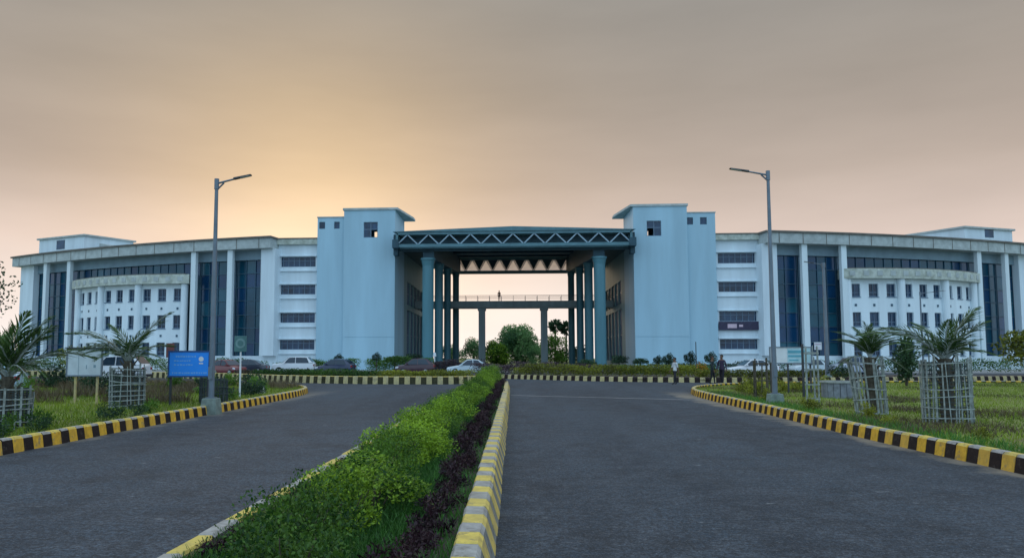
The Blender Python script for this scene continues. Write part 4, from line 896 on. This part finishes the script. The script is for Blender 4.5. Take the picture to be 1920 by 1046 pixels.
# ------------------------------------------------------------------ street furniture
def lamp_post(label, x, y, h, arm, dirx, r0=.085, ped=True, name='street_lamp', rz=0):
    t = thing(name, label, 'street lamp', (x, y, 0.0), rz)
    p = MB(); p.tube((0, 0, .3), (0, 0, h * .5), r0, r0 * .8, 12); p.tube((0, 0, h * .5), (0, 0, h), r0 * .8, r0 * .58, 12); p.tube((0, 0, h - .25), (0, 0, h + .06), r0 * .8, r0 * .8, 12); p.build('pole', M['metal'], t)
    a = MB(); L = arm; a.tube((0, 0, h - .08), (dirx * L * .55, 0, h + .055), .032, .026, 8); a.tube((0, 0, h - .28), (dirx * .22, 0, h - .06), .025, .025, 6); a.build('arm', M['metal'], t)
    hd = MB(); x0, x1 = dirx * L * .5, dirx * L; z0 = h + .03; z1 = h + .15
    hd.hexa([(x0, -.07, z0), (x1, -.10, z1), (x1, .10, z1), (x0, .07, z0), (x0, -.05, z0 + .055), (x1, -.06, z1 + .025), (x1, .06, z1 + .025), (x0, .05, z0 + .055)]); hd.build('lamp_head', M['darkmetal'], t)
    ln = MB(); ln.hexa([(x0 * .6 + x1 * .4, -.06, z0 * .6 + z1 * .4 - .012), (x1 * .94 + x0 * .06, -.08, z1 * .94 + z0 * .06 - .012), (x1 * .94 + x0 * .06, .08, z1 * .94 + z0 * .06 - .012), (x0 * .6 + x1 * .4, .06, z0 * .6 + z1 * .4 - .012),
                        (x0 * .6 + x1 * .4, -.06, z0 * .6 + z1 * .4 - .003), (x1 * .94 + x0 * .06, -.08, z1 * .94 + z0 * .06 - .003), (x1 * .94 + x0 * .06, .08, z1 * .94 + z0 * .06 - .003), (x0 * .6 + x1 * .4, .06, z0 * .6 + z1 * .4 - .003)]); ln.build('lens', M['white'], t)
    if ped:
        c = MB(); c.hexa([(-.25, -.25, -.02), (.25, -.25, -.02), (.25, .25, -.02), (-.25, .25, -.02), (-.20, -.20, .46), (.20, -.20, .46), (.20, .20, .46), (-.20, .20, .46)]); c.build('pedestal', M['pedestal'], t, bevel=.02)
        f = MB(); f.box(-.13, .13, -.13, .13, .463, .485); f.build('base_plate', M['metal'], t)
        bx = MB(); bx.box(-.06, .06, -r0 - .05, -r0 + .02, 1.0, 1.35); bx.build('junction_door', M['metal'], t)
    return t
lamp_post('tall street lamp on the right with its arm over the road', 8.35, 25.6, 7.65, 1.22, -1)
lamp_post('tall street lamp on the left with its arm over the road', -8.62, 21.7, 6.75, 1.02, 1)
lamp_post('distant street lamp in front of the right glass bays', 20.8, 53.2, 7.9, 1.25, -1, r0=.15)
lamp_post('thin distant street lamp in front of the right white bay', 38.0, 75.0, 7.7, 2.3, 1, r0=.10, ped=False)

def board_sign(name, label, cat, x, y, z0, z1, w, rz, face_m, frame_m, posts, post_m):
    t = thing(name, label, cat, (x, y, .15), rz)
    f = MB(); h0, h1 = z0 - .15, z1 - .15; e = .045
    f.box(-w / 2, w / 2, -.03, .03, h0, h0 + e); f.box(-w / 2, w / 2, -.03, .03, h1 - e, h1); f.box(-w / 2, -w / 2 + e, -.03, .03, h0 + e, h1 - e); f.box(w / 2 - e, w / 2, -.03, .03, h0 + e, h1 - e); f.build('frame', frame_m, t)
    p = MB(); p.box(-w / 2 + e, w / 2 - e, -.015, .015, h0 + e, h1 - e); p.build('panel', face_m, t)
    for px in posts:
        q = MB(); q.box(px - .03, px + .03, .032, .09, -.1, h1 - .02); q.build('post', post_m, t)
    return t, h0, h1
# blue board: the lettering is too blurred in the photograph to read, so it stays as faint strokes
t, h0, h1 = board_sign('information_board', 'blue information board with faint white lettering beside the left lamp', 'sign board', -9.68, 22.6, 1.03, 1.82, 1.26, R_(4), M['blueboard'], M['bluedark'], (-.56, .56), M['darkmetal'])
b = MB(); rr = random.Random(3)
for (z, xs, xe, hh) in ((h1 - .17, -.40, .18, .030), (h1 - .30, -.45, .02, .022), (h1 - .42, -.45, .10, .022), (h0 + .13, -.50, .50, .028)):
    x = xs
    while x < xe:
        w_ = rr.uniform(.025, .07); b.box(x, x + w_, -.020, -.016, z - hh, z + hh * rr.uniform(.4, 1)); x += w_ + rr.uniform(.012, .03)
b.build('lettering', M['signtext'], t)
b = MB(); b.tube((.36, -.020, h1 - .25), (.36, -.016, h1 - .25), .075, .075, 14); b.box(.30, .42, -.020, -.016, h1 - .40, h1 - .36); b.build('emblem', M['white'], t)
# pale board
t, h0, h1 = board_sign('notice_board', 'pale grey notice board on posts in front of the white car', 'notice board', -13.5, 23.6, 1.02, 1.90, 1.16, R_(2), M['paleboard'], M['metal'], (-.30, .40), M['cream'])
b = MB(); b.box(.06, .085, -.021, -.016, h0 + .24, h0 + .36); b.box(.30, .37, -.021, -.016, h0 + .28, h0 + .37); b.box(-.19, -.178, -.021, -.016, h0 + .05, h1 - .05); b.build('print', M['spandrel'], t)
b = MB(); b.box(-.62, .62, -.08, .12, h1 + .003, h1 + .035); b.build('rain_hood', M['darkmetal'], t)
# small green plate on a pale pole
t = thing('road_sign', 'small green plate on a pale pole at the left kerb', 'road sign', (-10.05, 28.0, .15), R_(3))
b = MB(); b.tube((0, 0, 0), (0, 0, 2.25), .035, .032, 8); b.build('pole', M['white'], t)
b = MB(); b.box(-.23, .23, -.06, -.035, 1.68, 2.26); b.build('plate', M['greensign'], t, bevel=.01)
b = MB(); b.tube((0, -.068, 1.99), (0, -.061, 1.99), .18, .18, 20); b.build('disc', M['greenpale'], t); b = MB(); b.tube((0, -.074, 1.99), (0, -.069, 1.99), .11, .11, 20); b.build('symbol', M['greensign'], t)
# light board on the right
t, h0, h1 = board_sign('notice_board', 'white and cyan notice board behind the right street lamp', 'notice board', 11.3, 32.6, 1.36, 2.06, 1.66, R_(-3), M['white'], M['metal'], (-.78, -.1, .78), M['darkmetal'])
b = MB(); b.box(-.13, .77, -.021, -.016, h0 + .06, h1 - .06); b.build('cyan_panel', M['cyanpale'], t)
b = MB(); b.box(-.10, .60, -.028, -.022, h1 - .26, h1 - .15); b.box(-.10, .45, -.028, -.022, h1 - .42, h1 - .34); b.box(-.06, .30, -.028, -.022, h0 + .13, h0 + .18); b.build('print', M['cyan'], t)
# rust red board near the white bay
t = thing('notice_board', 'dark rust red board on a post in front of the left white bay', 'notice board', (-38.2, 84, 0))
b = MB(); b.box(-.45, .45, -.04, .04, 1.65, 3.25); b.build('panel', M['rust'], t); b = MB(); b.box(-.06, .06, .045, .12, 0, 3.1); b.build('post', M['darkmetal'], t)
t = thing('bollard_lamp', 'small white garden lamp post by the front left column', 'garden lamp', (-10.0, 98, 0)); b = MB(); b.tube((0, 0, 0), (0, 0, 1.8), .08, .08, 8); b.build('post', M['white'], t); b = MB(); b.tube((0, 0, 1.803), (0, 0, 2.3), .22, .16, 10); b.build('lamp_shade', M['white'], t)
o = MB(); o.hexa([(-.2, -.16, 0), (.2, -.14, 0), (.18, .16, 0), (-.18, .15, 0), (-.15, -.12, .3), (.14, -.1, .34), (.12, .12, .31), (-.14, .1, .28)]); o = o.build('concrete_block', M['concrete'], bevel=.03); o.location = (-10.35, 31.2, .15); tag(o, 'pale concrete block lying in the weeds near the left kerb', 'block')

# ------------------------------------------------------------------ cars
def car(label, x, y, rz, paint, kind='sedan', scale=1.0, cat='car'):
    t = thing('parked_car', label, cat, (x, y, 0), rz); t.scale = (scale,) * 3
    # stations: x, half width, bottom, belt height ; front at -x
    if kind == 'sedan':
        st = [(-2.18, .62, .38, .62), (-2.08, .76, .26, .70), (-1.7, .83, .22, .78), (-1.05, .85, .2, .88), (0, .86, .2, .93), (1.15, .85, .2, .96), (1.75, .83, .22, .98), (2.08, .78, .28, .95), (2.18, .68, .42, .88)]
        cab = [(-1.02, .90, .80), (-.28, 1.43, .60), (.25, 1.48, .61), (.85, 1.42, .59), (1.62, .98, .76)]
    elif kind == 'hatch':
        st = [(-1.85, .60, .38, .66), (-1.76, .74, .26, .78), (-1.4, .80, .22, .86), (-.85, .82, .2, .93), (0, .83, .2, .97), (1.2, .82, .2, 1.0), (1.68, .80, .24, 1.02), (1.85, .74, .36, .96)]
        cab = [(-.95, .94, .76), (-.2, 1.46, .60), (.35, 1.52, .61), (1.1, 1.47, .60), (1.74, 1.02, .72)]
    else:
        st = [(-2.2, .66, .42, .85), (-2.1, .82, .30, .98), (-1.7, .88, .27, 1.06), (-1.0, .9, .25, 1.12), (0, .91, .25, 1.14), (1.5, .90, .25, 1.16), (2.1, .86, .3, 1.14), (2.2, .80, .42, 1.05)]
        cab = [(-1.1, 1.10, .84), (-.42, 1.72, .68), (.3, 1.79, .70), (1.5, 1.76, .69), (2.1, 1.14, .80)]
    bm = bmesh.new(); rings = []
    for (sx, w, zb, zt) in st:
        zm = zb + (zt - zb) * .45
        rings.append([bm.verts.new((sx, yy, zz)) for yy, zz in ((-w * .86, zb), (-w * .99, zb + .12), (-w, zm), (-w * .97, zt - .05), (-w * .86, zt), (0, zt + .035), (w * .86, zt), (w * .97, zt - .05), (w, zm), (w * .99, zb + .12), (w * .86, zb))])
    for a, c in zip(rings, rings[1:]):
        for k in range(11): bm.faces.new((a[k], a[(k + 1) % 11], c[(k + 1) % 11], c[k]))
    bm.faces.new(rings[0][::-1]); bm.faces.new(rings[-1])
    cr = []
    for (sx, zz, w) in cab: cr.append([bm.verts.new((sx, -w, zz)), bm.verts.new((sx, -w * .5, zz + .025)), bm.verts.new((sx, w * .5, zz + .025)), bm.verts.new((sx, w, zz))])
    for a, c in zip(cr, cr[1:]):
        for k in range(3): bm.faces.new((a[k], a[k + 1], c[k + 1], c[k]))
    # cabin sides down to the belt line
    for s_ in (0, 3):
        loop = [c[s_] for c in cr]; base = [bm.verts.new((c[0], (-1 if s_ == 0 else 1) * cab[0][2], cab[0][1] - .02 + .02 * k)) for k, c in enumerate(cab)]
        for k in range(len(cab) - 1): bm.faces.new((loop[k], loop[k + 1], base[k + 1], base[k]))
    bmesh.ops.remove_doubles(bm, verts=bm.verts, dist=.001); bmesh.ops.recalc_face_normals(bm, faces=bm.faces)
    me = bpy.data.meshes.new('body'); bm.to_mesh(me); bm.free(); me.materials.append(paint)
    me.polygons.foreach_set('use_smooth', [True] * len(me.polygons))
    bo = link('body', me, t); md = bo.modifiers.new('es', 'EDGE_SPLIT'); md.split_angle = R_(38)
    c0, c1, c2, c3, c4 = cab
    def glass(nm, pts, off):
        g = MB(); o_ = Vector(off); g.face([Vector(p) + o_ for p in pts]); g.face([Vector(p) + o_ * .3 for p in pts][::-1])
        n_ = len(pts)
        for k in range(n_): g.face([Vector(pts[k]) + o_ * .3, Vector(pts[(k + 1) % n_]) + o_ * .3, Vector(pts[(k + 1) % n_]) + o_, Vector(pts[k]) + o_])
        g.build(nm, M['cglass'], t)
    L_p = lambda a, c, f: tuple(a[k] + (c[k] - a[k]) * f for k in range(3))
    fb, ft = (c0[0], c0[1]), (c1[0], c1[1])
    wx = lambda c, s_: (c[0], s_ * c[2], c[1])
    glass('windscreen', [L_p(wx(c0, -1), wx(c1, -1), .08), L_p(wx(c0, 1), wx(c1, 1), .08), L_p(wx(c0, 1), wx(c1, 1), .92), L_p(wx(c0, -1), wx(c1, -1), .92)], (-.02, 0, .03))
    glass('rear_window', [L_p(wx(c4, 1), wx(c3, 1), .15), L_p(wx(c4, -1), wx(c3, -1), .15), L_p(wx(c4, -1), wx(c3, -1), .92), L_p(wx(c4, 1), wx(c3, 1), .92)], (.03, 0, .03))
    for s_ in (-1, 1):
        zb = c0[1] + .03; zr = c2[1] - .07; wy = lambda z: s_ * (c0[2] + (c2[2] - c0[2]) * (z - c0[1]) / (c2[1] - c0[1]))
        xm = .30
        glass('side_window', [(c0[0] + .22, wy(zb), zb), (xm - .04, wy(zb), zb), (xm - .04, wy(zr), zr), (c1[0] + .04, wy(zr - .04), zr - .04)], (0, s_ * .035, 0))
        glass('side_window', [(xm + .04, wy(zb), zb), (c4[0] - .38, wy(zb), zb), (c3[0] - .05, wy(zr - .03), zr - .03), (xm + .04, wy(zr), zr)], (0, s_ * .035, 0))
        hl = MB(); a = st[1]; hl.hexa([(a[0] - .09, s_ * a[1] * .55, a[3] - .20), (a[0] - .02, s_ * a[1] * .98, a[3] - .18), (a[0] + .25, s_ * (a[1] + .05), a[3] - .14), (a[0] + .1, s_ * a[1] * .6, a[3] - .16), (a[0] - .05, s_ * a[1] * .55, a[3] - .06), (a[0] + .02, s_ * a[1] * .98, a[3] - .05), (a[0] + .30, s_ * (a[1] + .05), a[3] - .02), (a[0] + .12, s_ * a[1] * .6, a[3] - .04)]); hl.build('headlight', M['lamp'], t)
        tl = MB(); a = st[-1]; tl.box(a[0] - .12, a[0] + .02, s_ * a[1] * .62, s_ * (a[1] * 1.02), a[3] - .22, a[3] - .06); tl.build('tail_light', M['tail'], t)
        for wxp in (st[0][0] + .82, st[-1][0] - .82):
            rad = .31 if kind != 'suv' else .36; yo = s_ * (st[3][1] - .02)
            w = MB(); w.tube((wxp, yo - s_ * .2, rad), (wxp, yo + s_ * .015, rad), rad, rad, 20); wo = w.build('wheel', M['tyre'], t)
            r_ = MB(); r_.tube((wxp, yo + s_ * .016, rad), (wxp, yo + s_ * .03, rad), rad * .62, rad * .5, 14); r_.build('rim', M['rim'], wo)
        mr = MB(); mr.box(c0[0] + .22, c0[0] + .36, s_ * (c0[2] + .06), s_ * (c0[2] + .22), c0[1] + .02, c0[1] + .15); mr.build('mirror', paint, t)
    bp = MB(); a = st[0]; bp.box(a[0] - .05, a[0] + .1, -.7, .7, a[2] - .06, a[2] + .10); bp.build('front_bumper', M['plastic'], t, bevel=.02)
    a = st[-1]; bp = MB(); bp.box(a[0] - .1, a[0] + .05, -.7, .7, a[2] - .06, a[2] + .10); bp.build('rear_bumper', M['plastic'], t, bevel=.02)
    return t
PA = lambda n, c: mat('car_paint_' + n, c, .28, var=.03, scale=1, spec=.5, coat=.6)
pw = PA('white', (.72, .75, .77)); pb = PA('blue', (.020, .035, .085)); pm_ = PA('maroon', (.045, .010, .022)); ps = PA('silver', (.52, .62, .66)); pr_ = PA('red', (.16, .018, .025)); pd = PA('dark', (.022, .030, .050)); pp = PA('pale', (.34, .50, .60))
car('silver white saloon car beside the tip of the median', -4.2, 74, R_(4), ps, 'sedan')
car('maroon hatchback parked left of the silver saloon', -9.5, 74.5, R_(2), pm_, 'hatch', 1.03)
car('dark blue saloon car parked in front of the green hedge', -17.2, 74, R_(-6), pb, 'hatch', 1.0)
car('white van-like car parked below the strip windows', -22.4, 78, R_(5), pw, 'suv', .97)
car('dark grey car behind the road sign', -26.6, 76, R_(3), pd, 'sedan', .98)
car('red car with a pale bonnet partly behind the left lamp post', -26.4, 70.5, R_(150), pr_, 'hatch', .95)
car('white off-road car behind the pale notice board', -27.2, 51.5, R_(4), pw, 'suv', .98)
car('pale blue car at the left edge of the verge', -22.3, 31.0, R_(12), pp, 'hatch', .95)
car('white saloon car parked right of the two walkers', 20.9, 70, R_(4), pw, 'sedan', 1.0)
car('pale grey hatchback parked in front of the right glass bays', 27.4, 75, R_(20), ps, 'hatch', 1.0)
car('pale lilac car parked furthest right by the stone planter', 32.0, 76, R_(10), PA('lilac', (.42, .48, .58)), 'suv', .95)

# ------------------------------------------------------------------ people
def cloth_mat(nm, shirt, trouser, hair, zt, sleeves):
    m = bpy.data.materials.new('clothing_' + nm); m.use_nodes = True; N = m.node_tree.nodes; L = m.node_tree.links; b_ = N['Principled BSDF']; b_.inputs['Roughness'].default_value = .85
    tc = N.new('ShaderNodeTexCoord'); sp = N.new('ShaderNodeSeparateXYZ'); L.new(tc.outputs['Object'], sp.inputs[0])
    r_ = N.new('ShaderNodeValToRGB'); r_.color_ramp.interpolation = 'CONSTANT'; e = r_.color_ramp.elements
    skin = (.16, .085, .05); stops = [(0, (.02, .018, .016)), (.045, trouser), (.495, shirt), (.80, skin)]
    while len(e) < 4: e.new(.5)
    for k, (p_, c_) in enumerate(stops): e[k].position = p_; e[k].color = (*c_, 1)
    mp = N.new('ShaderNodeMath'); mp.operation = 'DIVIDE'; L.new(sp.outputs[2], mp.inputs[0]); mp.inputs[1].default_value = 1.8; L.new(mp.outputs[0], r_.inputs[0])
    ab = N.new('ShaderNodeMath'); ab.operation = 'ABSOLUTE'; L.new(sp.outputs[0], ab.inputs[0])
    g1 = N.new('ShaderNodeMath'); g1.operation = 'GREATER_THAN'; L.new(ab.outputs[0], g1.inputs[0]); g1.inputs[1].default_value = .20
    g2 = N.new('ShaderNodeMath'); g2.operation = 'LESS_THAN'; L.new(sp.outputs[2], g2.inputs[0]); g2.inputs[1].default_value = .90 if sleeves else 1.12
    g3 = N.new('ShaderNodeMath'); g3.operation = 'GREATER_THAN'; L.new(sp.outputs[2], g3.inputs[0]); g3.inputs[1].default_value = .6
    an = N.new('ShaderNodeMath'); an.operation = 'MULTIPLY'; L.new(g1.outputs[0], an.inputs[0]); L.new(g2.outputs[0], an.inputs[1])
    a2 = N.new('ShaderNodeMath'); a2.operation = 'MULTIPLY'; L.new(an.outputs[0], a2.inputs[0]); L.new(g3.outputs[0], a2.inputs[1])
    x_ = N.new('ShaderNodeMix'); x_.data_type = 'RGBA'; L.new(a2.outputs[0], x_.inputs[0]); L.new(r_.outputs[0], x_.inputs[6]); x_.inputs[7].default_value = (*skin, 1)
    g4 = N.new('ShaderNodeMath'); g4.operation = 'GREATER_THAN'; L.new(ab.outputs[0], g4.inputs[0]); g4.inputs[1].default_value = .20
    x2 = N.new('ShaderNodeMix'); x2.data_type = 'RGBA'; an2 = N.new('ShaderNodeMath'); an2.operation = 'MULTIPLY'; g5 = N.new('ShaderNodeMath'); g5.operation = 'GREATER_THAN'; L.new(sp.outputs[2], g5.inputs[0]); g5.inputs[1].default_value = .90 if sleeves else 1.12
    L.new(g4.outputs[0], an2.inputs[0]); L.new(g5.outputs[0], an2.inputs[1]); L.new(an2.outputs[0], x2.inputs[0]); L.new(x_.outputs[2], x2.inputs[6]); x2.inputs[7].default_value = (*shirt, 1)
    L.new(x2.outputs[2], b_.inputs['Base Color']); return m
def person(label, loc, rz, shirt, trouser, scale=1.0, stride=.16, sleeves=False, nm='a'):
    t = thing('person', label, 'person', loc, rz); t.scale = (scale,) * 3
    V = [(0, 0, .95)]; E = []; Rr = [(.15, .115)]
    def add(p, par, r_): V.append(p); E.append((par, len(V) - 1)); Rr.append(r_ if isinstance(r_, tuple) else (r_, r_)); return len(V) - 1
    w = add((0, 0, 1.10), 0, (.145, .10)); ch = add((0, -.005, 1.30), w, (.175, .115)); sh = add((0, 0, 1.42), ch, (.15, .09)); nk = add((0, -.01, 1.50), sh, .058)
    h1_ = add((0, -.015, 1.58), nk, (.075, .085)); h2 = add((0, -.01, 1.66), h1_, (.082, .098)); add((0, 0, 1.72), h2, (.065, .075)); add((0, -.115, 1.615), h1_, .014)
    for s_ in (-1, 1):
        st_ = stride * s_
        hp = add((s_ * .095, 0, .90), 0, .098); kn = add((s_ * .10, -st_ * .45 - .02, .50), hp, .062); an = add((s_ * .10, -st_ + .02, .09), kn, .042); ft = add((s_ * .105, -st_ - .05, .045), an, .042); add((s_ * .11, -st_ - .16, .035), ft, .034)
        so_ = add((s_ * .185, 0, 1.40), sh, .062); el = add((s_ * .235, st_ * .4, 1.14), so_, .042); wr_ = add((s_ * .245, st_ * .9 - .05, .90), el, .030); pa = add((s_ * .245, st_ * 1.0 - .07, .83), wr_, (.024, .036))
        for f in range(4):
            f1 = add((s_ * (.243), st_ * 1.05 - .07 + (f - 1.5) * .021, .775 - (.0, .008, .006, -.006)[f]), pa, .0095); add((s_ * .236, st_ * 1.05 - .075 + (f - 1.5) * .021, .745 - (.0, .010, .007, -.008)[f]), f1, .008)
        th = add((s_ * .232, st_ - .105, .81), pa, .011); add((s_ * .228, st_ - .115, .78), th, .009)
    me = bpy.data.meshes.new('body'); me.from_pydata(V, E, []); me.materials.append(cloth_mat(nm, shirt, trouser, None, .9, sleeves))
    o = link('body', me, t); sk = o.modifiers.new('skin', 'SKIN'); sk.use_smooth_shade = True
    for k, d in enumerate(me.skin_vertices[0].data): d.radius = Rr[k]; d.use_root = (k == 0)
    ss = o.modifiers.new('sub', 'SUBSURF'); ss.levels = 1; ss.render_levels = 1
    hm = mat('hair_' + nm, (.012, .010, .009), .6); bm = bmesh.new(); bmesh.ops.create_uvsphere(bm, u_segments=14, v_segments=9, radius=1)
    for v in list(bm.verts):
        if v.co.z < -.1 and v.co.y < .1: bm.verts.remove(v)
    bmesh.ops.scale(bm, vec=(.092, .112, .10), verts=bm.verts); bmesh.ops.translate(bm, vec=(0, .005, 1.685), verts=bm.verts)
    me = bpy.data.meshes.new('hair'); bm.to_mesh(me); bm.free(); me.materials.append(hm); link('hair', me, t)
    return t
person('person in a white shirt and dark trousers walking by the far kerb', (9.9, 48.6, .0), R_(-70), (.62, .64, .64), (.02, .02, .024), .92, .17, nm='white')
person('person in dark green clothes, left one of the two walkers', (12.0, 48.0, .0), R_(60), (.018, .03, .03), (.012, .014, .016), .98, .12, True, nm='green')
person('person in dark purple clothes, right one of the two walkers', (12.65, 48.3, .0), R_(-40), (.045, .03, .06), (.014, .012, .02), 1.02, .15, True, nm='purple')
person('person in dark clothes standing on the footbridge', (-2.3, 126.4, 10.85), R_(10), (.02, .02, .022), (.015, .015, .016), 1.0, .05, True, nm='bridge')
